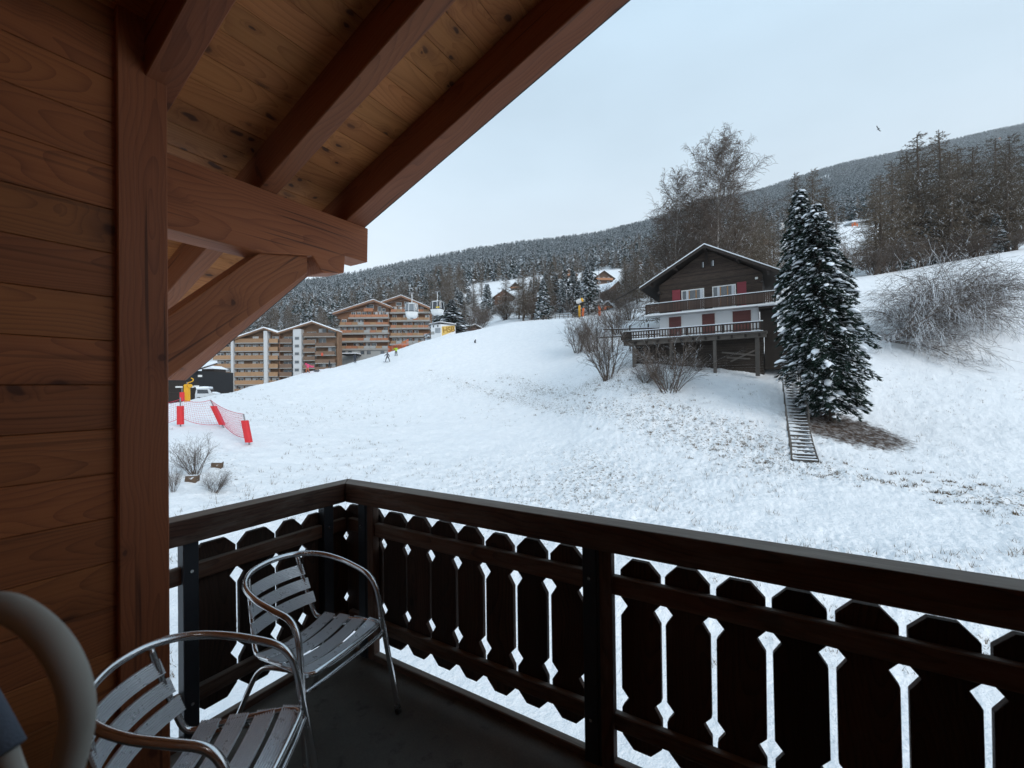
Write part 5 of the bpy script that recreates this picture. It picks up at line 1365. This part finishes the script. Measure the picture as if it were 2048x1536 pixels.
def gondola(px, py, dep, turn, label, glass, yellow, scale=1.0):
    c = at(px, py, dep); o = empty('gondola_cabin', c, YAW-math.pi/2+turn, scale); tag(o, label, 'gondola', 'gondola cabins on the lift')
    loft(MB(), [sq(.50, .45, -1.12), sq(.74, .70, -1.02), sq(.86, .82, -.80), sq(.99, .93, -.22)]).build('lower_shell', M_GWHITE, o, True, smooth=False)
    loft(MB(), [sq(1.0, .94, -.218), sq(1.015, .955, -.16), sq(1.01, .95, -.09)]).build('belt', M_PLUG, o, True)
    loft(MB(), [sq(1.0, .94, -.088), sq(.985, .92, .30), sq(.90, .84, .98), sq(.80, .74, 1.06)]).build('glazing', glass, o, True, smooth=False)
    loft(MB(), [sq(.84, .78, 1.062), sq(.78, .70, 1.14), sq(.45, .40, 1.22)]).build('roof', M_GWHITE, o, True)
    for x in (-.42, .42):                              # door frame
        MB().bar((x*1.0, -.965, -.20), (x*.92, -.87, 1.02), .07, .05, up=(0, 1, 0)).build('door_frame', M_GWHITE, o, True)
    MB().bar((-.42, -.87, 1.0), (.42, -.87, 1.0), .06, .06).build('door_frame', M_GWHITE, o, True)
    for x, y in ((-.97, -.60), (.97, -.60), (-.97, .6), (.97, .6)): MB().bar((x, y, -.1), (x*.9, y*.9, 1.03), .07, .07).build('corner_pillar', M_GWHITE, o, True)
    if yellow: MB().box(-.55+.75, .78, -.975, -.955, -.08, .12).build('advert_panel', M_YEL, o, True)
    MB().tube([(0, 0, 1.15), (.05, 0, 1.5), (.05, 0, 2.75)], [.10, .05, .05], 8).build('hanger_arm', M_GWHITE, o, True)
    MB().box(-.35, .35, -.07, .07, 2.70, 2.86).build('grip', M_POLE, o, True)
    MB().box(-.22, .22, -.25, .25, -1.20, -1.12).build('step', M_POLE, o, True)
    return at(px, py, dep)+np.array((0, 0, 2.80*scale))
g1 = gondola(823.5, 622, 62, .18, 'white gondola cabin with pale windows hanging in front of the timber block', M_GCLEAR, False, .92)
g2 = gondola(874.5, 617, 66, -.25, 'gondola cabin with dark windows and a yellow panel above the hut', M_GDARK, True, .92)
g3 = gondola(1548, 458, 165, .1, 'tiny distant gondola cabin beside the spruce tops, the lower of two', M_GCLEAR, False)
g4 = gondola(1563, 453, 175, .0, 'tiny distant gondola cabin beside the spruce tops, the upper of two', M_GCLEAR, False)
for a, b, lab in ((g1, g3, 'thin lift cable carrying the pale windowed cabin'), (g2, g4, 'thin lift cable carrying the cabin with the yellow panel')):
    o = MB().tube([a+(a-b)*.35, a*.5+b*.5-np.array((0, 0, .5)), b+(b-a)*.35], .012, 5).build('lift_cable', M_POLE); tag(o, lab, 'cable', 'cables of the gondola lift')
# lift tower on the far piste
p = gp(1679, 245); o = empty('lift_tower', p); tag(o, 'grey lift tower at the top of the distant piste', 'tower')
zt = at(1679, 428, 245)[2]; MB().tube([(0, 0, -1), (0, 0, zt-p[2])], [.55, .40], 10).build('column', M_POLE, o, True); MB().box(-2.4, 2.4, -.3, .3, zt-p[2]-.1, zt-p[2]+.4).build('crossarm', M_POLE, o, True)
# white station at the piste top with orange markers
p = gp(1729, 262); o = empty('lift_station', p, YAW-math.pi/2); tag(o, 'low snow covered lift station at the top of the distant piste', 'building')
MB().box(-5.5, 5.5, 0, 6, -1, 2.2).build('wall', M_AGREY, o, True); MB().box(-6, 6, -.6, 6.6, 2.2, 3.1).build('snow', M_SNOWCAP, o, True, bevel=.3, seg=2)
MB().box(-4.6, -3.2, -.1, 0, 0, 1.9).build('door', M_OPAD, o, True)
for px, lab in ((1711, 'orange marker post at the top of the distant piste, nearer the lift tower'), (1721, 'orange marker post at the top of the distant piste, nearer the larches')):
    p = gp(px, 252); o = empty('marker_post', p); tag(o, lab, 'post', 'orange markers on the piste'); MB().tube([(0, 0, -.3), (0, 0, 1.9)], .28, 8).build('padding', M_OPAD, o, True); MB().tube([(0, 0, 1.9), (0, 0, 2.5)], .06, 6).build('pole', M_POLE, o, True)

# hut with lettering on the crest
def hut():
    dep = 97.0; k = dep/FPX; c = at(882, 666, dep); o = empty('painted_hut', c, YAW-math.pi/2); tag(o, 'small white hut on the crest with yellow lettering on its side', 'hut')
    xl, xr = (860.5-882)*k, (908-882)*k; z1 = (666-648)*k
    hy = [(xl, .9), (0, 0), (xr, 1.6), (xr-.2, 4.5), (xl+.3, 4.2)]
    MB().prism([(x, y, -3.0) for x, y in hy], (0, 0, 3.0+z1)).build('wall', M_PLASTER, o, True)
    MB().prism([(xl-.35, .6, z1), (0, -.45, z1+.28), (xr+.4, 1.2, z1-.05), (xr, 5, z1), (xl, 4.8, z1)], (0, 0, .16)).build('roof', M_POLE, o, True)
    MB().prism([(xl-.3, .7, z1+.17), (0, -.35, z1+.45), (xr+.35, 1.3, z1+.12), (xr, 4.9, z1+.17), (xl, 4.7, z1+.17)], (0, 0, .12)).build('snow', M_SNOWCAP, o, True)
    # left face
    L = np.array((-xl, -.9, 0)); Ln = np.linalg.norm(L); L /= Ln; nl = np.array((L[1], -L[0], 0))
    def onl(name, a, b, za, zb, m, t=.04):
        p0 = np.array((xl, .9, 0))+L*a*Ln; p1 = np.array((xl, .9, 0))+L*b*Ln
        return MB().prism([p0+(0, 0, za), p1+(0, 0, za), p1+(0, 0, zb), p0+(0, 0, zb)], nl*t).build(name, m, o, True)
    for a in (.20, .64): onl('window', a, a+.11, z1*.68, z1*.92, M_GDARK)
    onl('grey_panel', .42, .95, z1*.02, z1*.58, plain('grey_mural', (.30, .32, .34), .8, 0, .6, 2.2)); onl('snow_patch', -.0, .34, -.2, z1*.22, M_AGREY)
    # right face with the lettering
    Rv = np.array((xr, 1.6, 0)); Rn = np.linalg.norm(Rv); Rv /= Rn; nr = np.array((Rv[1], -Rv[0], 0))
    p0 = Rv*Rn*.06; p1 = Rv*Rn*.99; zt = z1*.94
    MB().prism([p0+(0, 0, -.6), p1+(0, 0, z1*.30), p1+(0, 0, zt), p0+(0, 0, zt*.78)], nr*.04).build('painted_panel', plain('pale_yellow_paint', (.62, .42, .12), .8, 0, .25, 2.0), o, True)
    cu = bpy.data.curves.new('lettering', 'FONT'); cu.body = 'HSB'; cu.size = 1.75; cu.extrude = .02; cu.space_character = .92
    cu.materials.append(plain('letter_ochre', (.26, .13, .02), .8)); t = bpy.data.objects.new('lettering', cu); COL.objects.link(t)
    tm_ = bpy.data.meshes.new_from_object(t.evaluated_get(bpy.context.evaluated_depsgraph_get())); bpy.data.objects.remove(t)
    t = link('lettering', tm_, o, True)
    q = p0+Rv*.25+nr*.07+np.array((0, 0, .02))
    upv = np.array((0, 0, 1.)); tl = Rv+upv*.16; tl /= np.linalg.norm(tl); u2 = upv-tl*(upv@tl); u2 /= np.linalg.norm(u2); n2 = np.cross(tl, u2)
    t.matrix_basis = Matrix(((tl[0], u2[0], n2[0], q[0]), (tl[1], u2[1], n2[1], q[1]), (tl[2], u2[2], n2[2], q[2]), (0, 0, 0, 1)))
hut()

# orange safety fence below the timber block
def safety_fence(pts, label, name='safety_fence', m=M_OPAD, hgt=1.2, rows=9, post=True, cat='fence'):
    P = [np.array(p) for p in pts]; P = smooth_path(P, 6); o = empty(name, P[0]); tag(o, label, cat)
    for r_ in range(rows):
        f = r_/(rows-1); MB().tube([p+np.array((0, 0, .1+hgt*f+.05*math.sin(i*.9+r_))) for i, p in enumerate(P)], .030, 4).build('strand', m, o)
    if post:
        for p in P[::4]: MB().tube([p-np.array((0, 0, .2)), p+np.array((0, 0, hgt+.3))], .035, 6).build('post', M_POLE, o)
    return o
safety_fence([gp(776, 82), gp(790, 84), gp(805, 85), gp(818, 86, .6)], 'orange plastic safety fence on the snow below the timber block')

# skiers
def person(px, base, hpx, label, pose, cols, dep=None, face=0.0):
    p, d_ = gfind(px, base, 30, 90); H = px_size(hpx, d_); s = H/1.72
    J = dict(pel=(0, 0, .92), che=(0, -.02, 1.22), nec=(0, -.02, 1.42), hd=(0, -.05, 1.58), hd2=(0, -.05, 1.70),
             ls=(-.19, 0, 1.37), rs=(.19, 0, 1.37), lh=(-.10, 0, .88), rh=(.10, 0, .88), lk=(-.12, -.05, .48), rk=(.12, -.05, .48), la=(-.13, 0, .07), ra=(.13, 0, .07), lt=(-.14, -.20, .04), rt=(.14, -.20, .04),
             le=(-.30, .02, 1.12), re=(.30, .02, 1.12), lw=(-.33, -.15, .92), rw=(.33, -.15, .92), lf=(-.33, -.24, .87), rf=(.33, -.24, .87))
    J.update(pose)
    rad = dict(pel=.16, che=.185, nec=.075, hd=.105, hd2=.085, ls=.085, rs=.085, lh=.12, rh=.12, lk=.085, rk=.085, la=.065, ra=.065, lt=.05, rt=.05, le=.065, re=.065, lw=.05, rw=.05, lf=.045, rf=.045)
    E_ = [('pel', 'che'), ('che', 'nec'), ('nec', 'hd'), ('hd', 'hd2'), ('che', 'ls'), ('che', 'rs'), ('ls', 'le'), ('le', 'lw'), ('lw', 'lf'), ('rs', 're'), ('re', 'rw'), ('rw', 'rf'), ('pel', 'lh'), ('pel', 'rh'), ('lh', 'lk'), ('lk', 'la'), ('la', 'lt'), ('rh', 'rk'), ('rk', 'ra'), ('ra', 'rt')]
    ks = list(J); me = bpy.data.meshes.new('body'); me.from_pydata([J[k] for k in ks], [(ks.index(a), ks.index(b)) for a, b in E_], [])
    o = bpy.data.objects.new('body', me); COL.objects.link(o); md = o.modifiers.new('skin', 'SKIN')
    if not me.skin_vertices: bm = bmesh.new(); bm.from_mesh(me); bm.verts.layers.skin.verify(); bm.to_mesh(me); bm.free()
    for i, k in enumerate(ks): me.skin_vertices[0].data[i].radius = (rad[k], rad[k]); me.skin_vertices[0].data[i].use_root = (k == 'pel')
    o.modifiers.new('sub', 'SUBSURF').levels = 1
    dg = bpy.context.evaluated_depsgraph_get(); m2 = bpy.data.meshes.new_from_object(o.evaluated_get(dg)); bpy.data.objects.remove(o)
    for m in cols: m2.materials.append(m)
    zh = J['nec'][2]; zp = J['pel'][2]
    for f in m2.polygons:
        c = f.center; f.material_index = 2 if c[2] > zh+.09 else (1 if (c[2] < zp-.06 and abs(c[0]) < .24) or c[2] < .3 else 0)
        if c[2] < .13: f.material_index = 3
        f.use_smooth = True
    t = empty('person', p+np.array((0, 0, .0)), YAW-math.pi/2+face, s); tag(t, label, 'person', 'people on the ski slope'); link('body', m2, t, True); return t, s
J_ = lambda c, n: plain(n, c, .8, 0, .15, 5)
c_blk = J_((.020, .020, .024), 'black_clothing'); c_nav = J_((.035, .04, .055), 'navy_clothing'); c_gry = J_((.10, .10, .11), 'grey_clothing'); c_yel = J_((.42, .62, .04), 'lime_jacket'); c_hel = J_((.05, .05, .05), 'helmet'); c_boot = J_((.03, .03, .03), 'boots'); c_pnk = J_((.70, .09, .20), 'pink_clothing'); c_org = J_((.45, .15, .08), 'orange_trousers')
walk = dict(lk=(-.12, -.22, .52), la=(-.13, -.18, .10), lt=(-.14, -.36, .08), rk=(.12, .02, .48), ra=(.13, .22, .10), rt=(.14, .04, .05))
wide_ = dict(lk=(-.26, -.08, .50), la=(-.36, 0, .07), lt=(-.40, -.18, .04), rk=(.24, -.12, .50), ra=(.38, 0, .07), rt=(.42, -.18, .04), le=(-.36, -.05, 1.16), lw=(-.52, -.12, 1.0), lf=(-.58, -.15, .95))
arms = dict(le=(-.40, -.05, 1.28), lw=(-.58, -.10, 1.22), lf=(-.66, -.12, 1.20), re=(.40, -.05, 1.24), rw=(.56, -.1, 1.12), rf=(.64, -.12, 1.08), lk=(-.16, -.06, .48), la=(-.20, 0, .07), lt=(-.22, -.2, .04), rk=(.16, -.06, .48), ra=(.20, 0, .07), rt=(.22, -.2, .04))
person(659.5, 737, 17, 'person in black walking along the snow crest, nearest the sledge', walk, (c_blk, c_blk, c_hel, c_boot), face=-1.2)
person(710.5, 727, 19, 'person in dark clothes standing in front of the snowy canopy', walk, (c_nav, c_nav, c_hel, c_boot), face=.4)
t4, s4 = person(775.5, 724, 20, 'person in grey with legs apart on a snowboard', wide_, (c_gry, c_blk, c_gry, c_boot), face=.5)
person(793, 712, 19, 'person in a lime green jacket higher up the slope', arms, (c_yel, c_blk, c_hel, c_boot), face=-.3)
person(616, 746, 21, 'person in pink and orange carrying a sledge at the edge of the slope', walk, (c_pnk, c_org, c_hel, c_boot), face=-.8)
# snowboard, sledges
o = MB().box(-.75, .75, -.14, .14, 0, .03).build('snowboard', J_((.12, .12, .14), 'board_base'), None, bevel=.012); p, _ = gfind(776.5, 724.5); o.location = p; o.rotation_euler = (0, .0, YAW-math.pi/2+.5); tag(o, 'dark snowboard under the person in grey', 'snowboard')
def sledge(c, rz, ry, label, m, s=1.0):
    o = empty('sledge', c, rz, s); o.rotation_euler = (0, ry, rz); tag(o, label, 'sledge', 'sledges')
    loft(MB(), [[(x, y*w, z_+.10*abs(y)) for x, y, z_ in ((q, -1, h+.16), (q, -.8, h), (q, 0, h-.05), (q, .8, h), (q, 1, h+.16), (q, .8, h+.05), (q, 0, h), (q, -.8, h+.05))] for q, w, h in ((-.70, .16, .08), (-.55, .26, .02), (0, .28, 0), (.50, .26, .04), (.75, .14, .22))]).build('shell', m, o, True)
    MB().box(-.35, .25, -.16, .16, .04, .09).build('seat', M_WHITE, o, True, bevel=.02)
    MB().tube([(.74, 0, .25), (1.0, .05, .2), (1.2, .1, .28)], .012, 5).build('cord', M_RPAD, o, True)
p, d_ = gfind(619, 744); sledge(p+np.array((-.2, -.1, .85)), YAW-math.pi/2, .45, 'pink and white sledge held by the person in pink', c_pnk, .95)
p, d_ = gfind(633, 744); sledge(p+np.array((0, 0, .05)), YAW-math.pi/2-.4, .1, 'small grey sledge lying on the snow beside the person in pink', c_gry, .8)
p, d_ = gfind(951, 686); o = MB().blob((0, 0, .2), (.20, .16, .24), random.Random(2), .12, 8, 6).blob((.05, -.1, .48), (.10, .10, .12), random.Random(3), .1, 8, 5).build('rucksack', c_blk, None, smooth=True, recalc=False); o.location = p; tag(o, 'small dark rucksack lying alone on the upper slope', 'bag')

# red padded posts and their net
def padded_post(px0, base, px1, top, pad0, pad1, label, m=M_RPAD, w=.19, hd=None, dep=None, group='padded posts'):
    if dep is None: p, d_ = gfind(px0, base)
    else: p = gp(px0, dep); d_ = dep
    q = at(px1, top, d_); v = q-p; L = np.linalg.norm(v); v = v/L
    o = empty('padded_post', p); tag(o, label, 'post', group)
    MB().tube([p-v*.3, q], .045, 8).build('pole', M_POLE, o)
    k = base-top; a = p+v*L*(base-pad1)/k; b = p+v*L*(base-pad0)/k; u_ = np.array((RHV[0], RHV[1], 0)); n_ = np.cross(v, u_)
    rings = [[c+u_*w*math.copysign(abs(math.cos(t_))**.5, math.cos(t_))+n_*w*.9*math.copysign(abs(math.sin(t_))**.5, math.sin(t_)) for t_ in np.linspace(0, 2*math.pi, 16, endpoint=False)] for c in [a+(b-a)*f for f in np.linspace(0, 1, 6)]]
    pd = loft(MB(), rings).build('padding', m, o, bevel=0)
    for f in (.15, .5, .85):
        c = a+(b-a)*f; MB().tube([c+u_*(w+.005)*math.cos(t_)+n_*(w*.95)*math.sin(t_) for t_ in np.linspace(0, 2*math.pi, 13)], .014, 5).build('strap', m, o)
    return p, q, a, b
s1 = padded_post(360.5, 853, 360.5, 795, 812, 849, 'upright red padded post nearest the corner post')
s2 = padded_post(447, 856, 421, 800, 812, 850, 'leaning red padded post in the middle of the net')
s3 = padded_post(498, 890, 487, 828, 841, 885, 'red padded post with the shabbiest padding at the end of the net')
def net(pairs, label):
    o = empty('safety_net', pairs[0][0]); tag(o, label, 'net'); M_NET = plain('pink_red_net', (.55, .05, .09), .7)
    strands = MB()
    for (a0, a1), (b0, b1) in zip(pairs[:-1], pairs[1:]):
        def P(u, v): 
            lo = a0+(b0-a0)*u; hi = a1+(b1-a1)*u; q = lo+(hi-lo)*v; sag = -.28*4*u*(1-u)*(1-.3*v); return q+np.array((0, 0, sag))
        nu = max(6, int(np.linalg.norm(b0-a0)/.16)); nv = 11
        for j in range(nv): strands.tube([P(i/nu, j/(nv-1)) for i in range(nu+1)], .006, 3, caps=False)
        for i in range(nu+1): strands.tube([P(i/nu, j/4) for j in range(5)], .006, 3, caps=False)
        for v in (0, 1): MB().tube([P(i/nu, v) for i in range(nu+1)], .018, 5).build('rope', M_NET, o)
    s_ = strands.build('mesh', M_NET, o, recalc=False); s_['kind'] = 'stuff'
lft = gp(300, 31)
net([(lft+np.array((0, 0, .45)), lft+np.array((0, 0, 1.8))), (s1[2]*1.0+np.array((0, 0, .5)), s1[1]-np.array((0, 0, .1))), (s2[2]+np.array((0, 0, .1)), s2[1]), (s3[2]+np.array((0, 0, .25)), s3[1])], 'pale pink safety net sagging between the red padded posts')

# snow guns
def snow_gun(px, base, pad0, top, label, m, dep, kind):
    p = gp(px, dep); k = dep/FPX; o = empty('snow_gun', p, YAW-math.pi/2); tag(o, label, 'snow gun', 'snow guns along the piste')
    yb = 768-FPX*float(p@CU)/float(p@CF); hp = (yb-pad0)*k; ht = (yb-top)*k
    w = .22
    MB().box(-w, w, -w, w, 0, hp).build('padding', m, o, True, bevel=.06, seg=2); MB().tube([(0, 0, -.4), (0, 0, ht)], [.09, .05], 8).build('pole', M_POLE, o, True)
    if kind == 'lance': MB().tube([(0, 0, ht-.2), (.1, 0, ht+.3), (.5, -.1, ht+.7)], .05, 6).build('nozzle', M_POLE, o, True)
    if kind == 'fan':
        MB().tube([(-.5, .3, ht-.15), (0, 0, ht), (.55, -.4, ht+.15)], [.42, .46, .40], 14).build('fan_barrel', M_WHITE, o, True); MB().tube([(.5, -.36, ht+.14), (.60, -.44, ht+.17)], [.43, .43], 14).build('fan_ring', M_YPAD, o, True)
    if kind == 'twin':
        for x in (0, .46):
            MB().tube([(x, -.05, ht-.42), (x, -.25, ht-.42)], .19, 12).build('disc', M_YPAD, o, True)
        MB().tube(smooth_path([(.1, 0, ht-.45), (.12, 0, ht-.1), (.35, 0, ht-.02), (.62, 0, ht+.1), (.66, 0, ht+.3), (.45, 0, ht+.42)], 5), .05, 8).build('bent_pipe', M_YPAD, o, True)
    return o
snow_gun(374, 803, 774, 764, 'yellow padded snow gun with two round discs and a bent pipe', M_YPAD, 47, 'twin')
padded_post(364, 803, 364, 776, 784, 801, 'small red padded post beside the yellow snow gun', dep=46)
snow_gun(1161, 634, 611, 602, 'yellow padded snow gun with a white fan head on the crest', M_YPAD, 92, 'fan')
snow_gun(1201, 637, 610, 540, 'orange padded snow lance with a tall thin pole on the crest', M_OPAD, 90, 'lance')
o_ = padded_post(1167, 634, 1167, 612, 616, 632, 'short orange padded post beside the yellow fan gun', M_OPAD, .24, dep=91)
o_ = padded_post(1210, 637, 1210, 611, 615, 622, 'orange padded arm next to the snow lance', M_OPAD, .3, dep=91)
# rail fence along the crest
f0 = empty('rail_fence', gp(1090, 92)); tag(f0, 'low weathered rail fence along the crest by the lone spruce', 'fence')
pp = [gp(px, 91) for px in np.linspace(1086, 1156, 9)]
for a, b in zip(pp[:-1], pp[1:]):
    for h in (.45, .85): MB().bar(a+np.array((0, 0, h)), b+np.array((0, 0, h)), .06, .11).build('rail', M_GREYWOOD, f0)
for a in pp: MB().box(a[0]-.05, a[0]+.05, a[1]-.05, a[1]+.05, a[2]-.3, a[2]+1.0).build('post', M_GREYWOOD, f0)

# dark building, snowed-in van at the far left
def lodge():
    dep = 64.0; k = dep/FPX; c = gp(360, dep); o = empty('dark_lodge', c, YAW-math.pi/2); tag(o, 'black boarded lodge with white signs beside the yellow snow gun', 'building')
    zt = at(360, 742, dep)[2]-c[2]; x0, x1 = (240-360)*k, (397-360)*k
    MB().box(x0, x1, 0, 8, -1, zt).build('wall', plain('black_boards', (.016, .016, .018), .8, 0, .3, 3), o, True)
    for i in range(22): MB().box(x0, x1+.02, -.05, 0, -.2+i*.18, -.2+i*.18+.15).build('board', M_DARKWOOD2, o, True)
    MB().prism([(x0-.6, -.9, zt), (x1+.5, -.9, zt), (x1+.1, 4, zt+1.2), (x0-.6, 4, zt+1.2)], (0, 0, .2)).build('roof', M_DARKWOOD2, o, True); MB().prism([(x0-.6, -.92, zt+.21), (x1+.5, -.92, zt+.21), (x1+.1, 4, zt+1.41), (x0-.6, 4, zt+1.41)], (0, 0, .2)).build('snow', M_SNOWCAP, o, True)
    for a, b, y0, y1 in ((372, 388, 772, 775.5), (389, 399, 771, 774.5), (352, 366, 772.5, 775.5), (397, 405, 750, 754)):
        MB().box((a-360)*k, (b-360)*k, -.12, -.06, at(a, y1, dep)[2]-c[2], at(a, y0, dep)[2]-c[2]).build('sign', M_WHITE, o, True)
    d2 = 78.0; c2 = gp(415, d2); o2 = empty('small_hut', c2, YAW-math.pi/2); tag(o2, 'small dark hut with a white snow roof behind the lodge', 'hut'); zt = at(415, 738, d2)[2]-c2[2]
    MB().box(-1.0, 1.3, 0, 3, -1, zt).build('wall', M_DARKWOOD2, o2, True); MB().prism([(-1.3, -.5, zt), (1.6, -.5, zt), (.2, -.5, zt+.62)], (0, 4, 0)).build('snow', M_SNOWCAP, o2, True)
lodge()
def van():
    dep = 60.0; c = gp(414, dep); o = empty('parked_van', c, YAW-math.pi/2+.25, .88); tag(o, 'van buried under thick snow parked in front of the gabled block', 'van')
    prof = [(-1.3, .35), (-1.32, 1.15), (-1.15, 1.95), (.55, 2.0), (.95, 1.30), (1.55, 1.12), (1.62, .35)]
    MB().prism([(x, -.85, z_) for x, z_ in prof], (0, 1.7, 0)).build('body', plain('pale_car_paint', (.5, .52, .54), .4), o, True, bevel=.05, seg=2)
    MB().prism([(-1.20, -.80, 1.97), (.52, -.80, 2.02), (.55, -.8, 2.28), (-.2, -.8, 2.36), (-1.22, -.8, 2.25)], (0, 1.6, 0)).build('snow', M_SNOWCAP, o, True, bevel=.08, seg=2)
    MB().prism([(.98, -.8, 1.32), (1.56, -.8, 1.14), (1.58, -.8, 1.27), (1.0, -.8, 1.5)], (0, 1.6, 0)).build('snow', M_SNOWCAP, o, True, bevel=.04)
    for x in (-.8, 1.05):
        w = MB().tube([(x, -.9, .36), (x, -.66, .36)], .36, 14).build('wheel', M_PLUG, o, True); h = MB().tube([(x, -.915, .36), (x, -.89, .36)], .2, 10).build('rim', M_POLE); h.parent = w
    MB().prism([(-1.0, -.862, 1.25), (.55, -.862, 1.25), (.38, -.862, 1.85), (-1.0, -.862, 1.85)], (0, .02, 0)).build('side_window', M_GDARK, o, True)
    MB().prism([(.62, -.70, 1.9), (.93, -.70, 1.36), (.93, .70, 1.36), (.62, .70, 1.9)], (.02, 0, .01)).build('windscreen', M_GDARK, o, True)
    for y in (-.6, .6): MB().box(1.58, 1.66, y-.14, y+.14, .75, .95).build('headlight', M_LAMP, o, True)
van()

# stones on the left bank
M_ROCK = snowy('brown_rock', (.075, .050, .034), (.15, .105, .075), .5, .8, .95, 2.0)
for px, base, w, lab, sd_ in ((434, 934, 20, 'brown wedge shaped stone sticking out of the left bank', 5), (384, 962, 21, 'reddish brown stone below the round bush', 6)):
    p, d_ = gfind(px, base); r_ = px_size(w, d_)/2; g = random.Random(sd_)
    mb = MB(); vs = [(-1, -.5, -.4), (.9, -.6, -.5), (1.0, .6, -.3), (-.8, .7, -.3), (-1.1, -.4, .65), (.75, -.5, .95), (.85, .5, .9), (-.7, .5, .6), (0.1, -.75, .15)]
    vs = [(x*r_*g.uniform(.85, 1.15), y*r_*g.uniform(.85, 1.15), z_*r_*g.uniform(.85, 1.15)) for x, y, z_ in vs]
    mb.add(vs, [(0, 3, 2, 1), (4, 5, 6, 7), (0, 1, 8), (1, 5, 8), (5, 4, 8), (4, 0, 8), (1, 2, 6, 5), (2, 3, 7, 6), (3, 0, 4, 7)])
    o = mb.build('stone', M_ROCK, None, bevel=.03*r_); o.location = p+np.array((0, 0, .15*r_)); o.rotation_euler = (0, .15, YAW-math.pi/2+.2); tag(o, lab, 'stone', 'stones on the left bank')

# bird in the sky
c = at(1757, 258, 70); o = empty('bird', c, YAW-math.pi/2); tag(o, 'small dark bird gliding high over the mountain ridge', 'bird')
bd = MB(); loft(bd, [[(x, y+.02*math.cos(a)*0, z_) for a in (0,) for x, y, z_ in [(q, w*math.cos(t_), w*math.sin(t_)) for t_ in np.linspace(0, 2*math.pi, 8, endpoint=False)]] for q, w in ((-.22, .01), (-.12, .045), (.02, .06), (.14, .045), (.20, .03), (.27, .008))])
for s in (-1, 1):
    pr = [(.06, 0, .02), (.10, .32*s, .14), (.02, .66*s, .10), (-.08, .62*s, .09), (-.02, .3*s, .12), (-.08, 0, .015)]
    bd.prism(pr, (0, 0, .015))
b_ = bd.build('body', J_((.06, .06, .065), 'bird_plumage'), o, True); o.rotation_euler = (.5, .25, YAW+.6)

# ================================================================== mountain air
hz = bpy.data.materials.new('mountain_air'); hz.use_nodes = True; hz.node_tree.nodes.clear()
pv = hz.node_tree.nodes.new('ShaderNodeVolumePrincipled'); pv.inputs['Color'].default_value = (.92, .95, .98, 1); pv.inputs['Density'].default_value = .00012; pv.inputs['Anisotropy'].default_value = .2
ho = hz.node_tree.nodes.new('ShaderNodeOutputMaterial'); hz.node_tree.links.new(pv.outputs[0], ho.inputs['Volume'])
ha = MB().box(-3400, 3400, -3400, 3400, -60, 1150).build('haze', hz); tag(ha, 'thin winter haze over the valley', kind='stuff')
scene.cycles.volume_bounces = 0
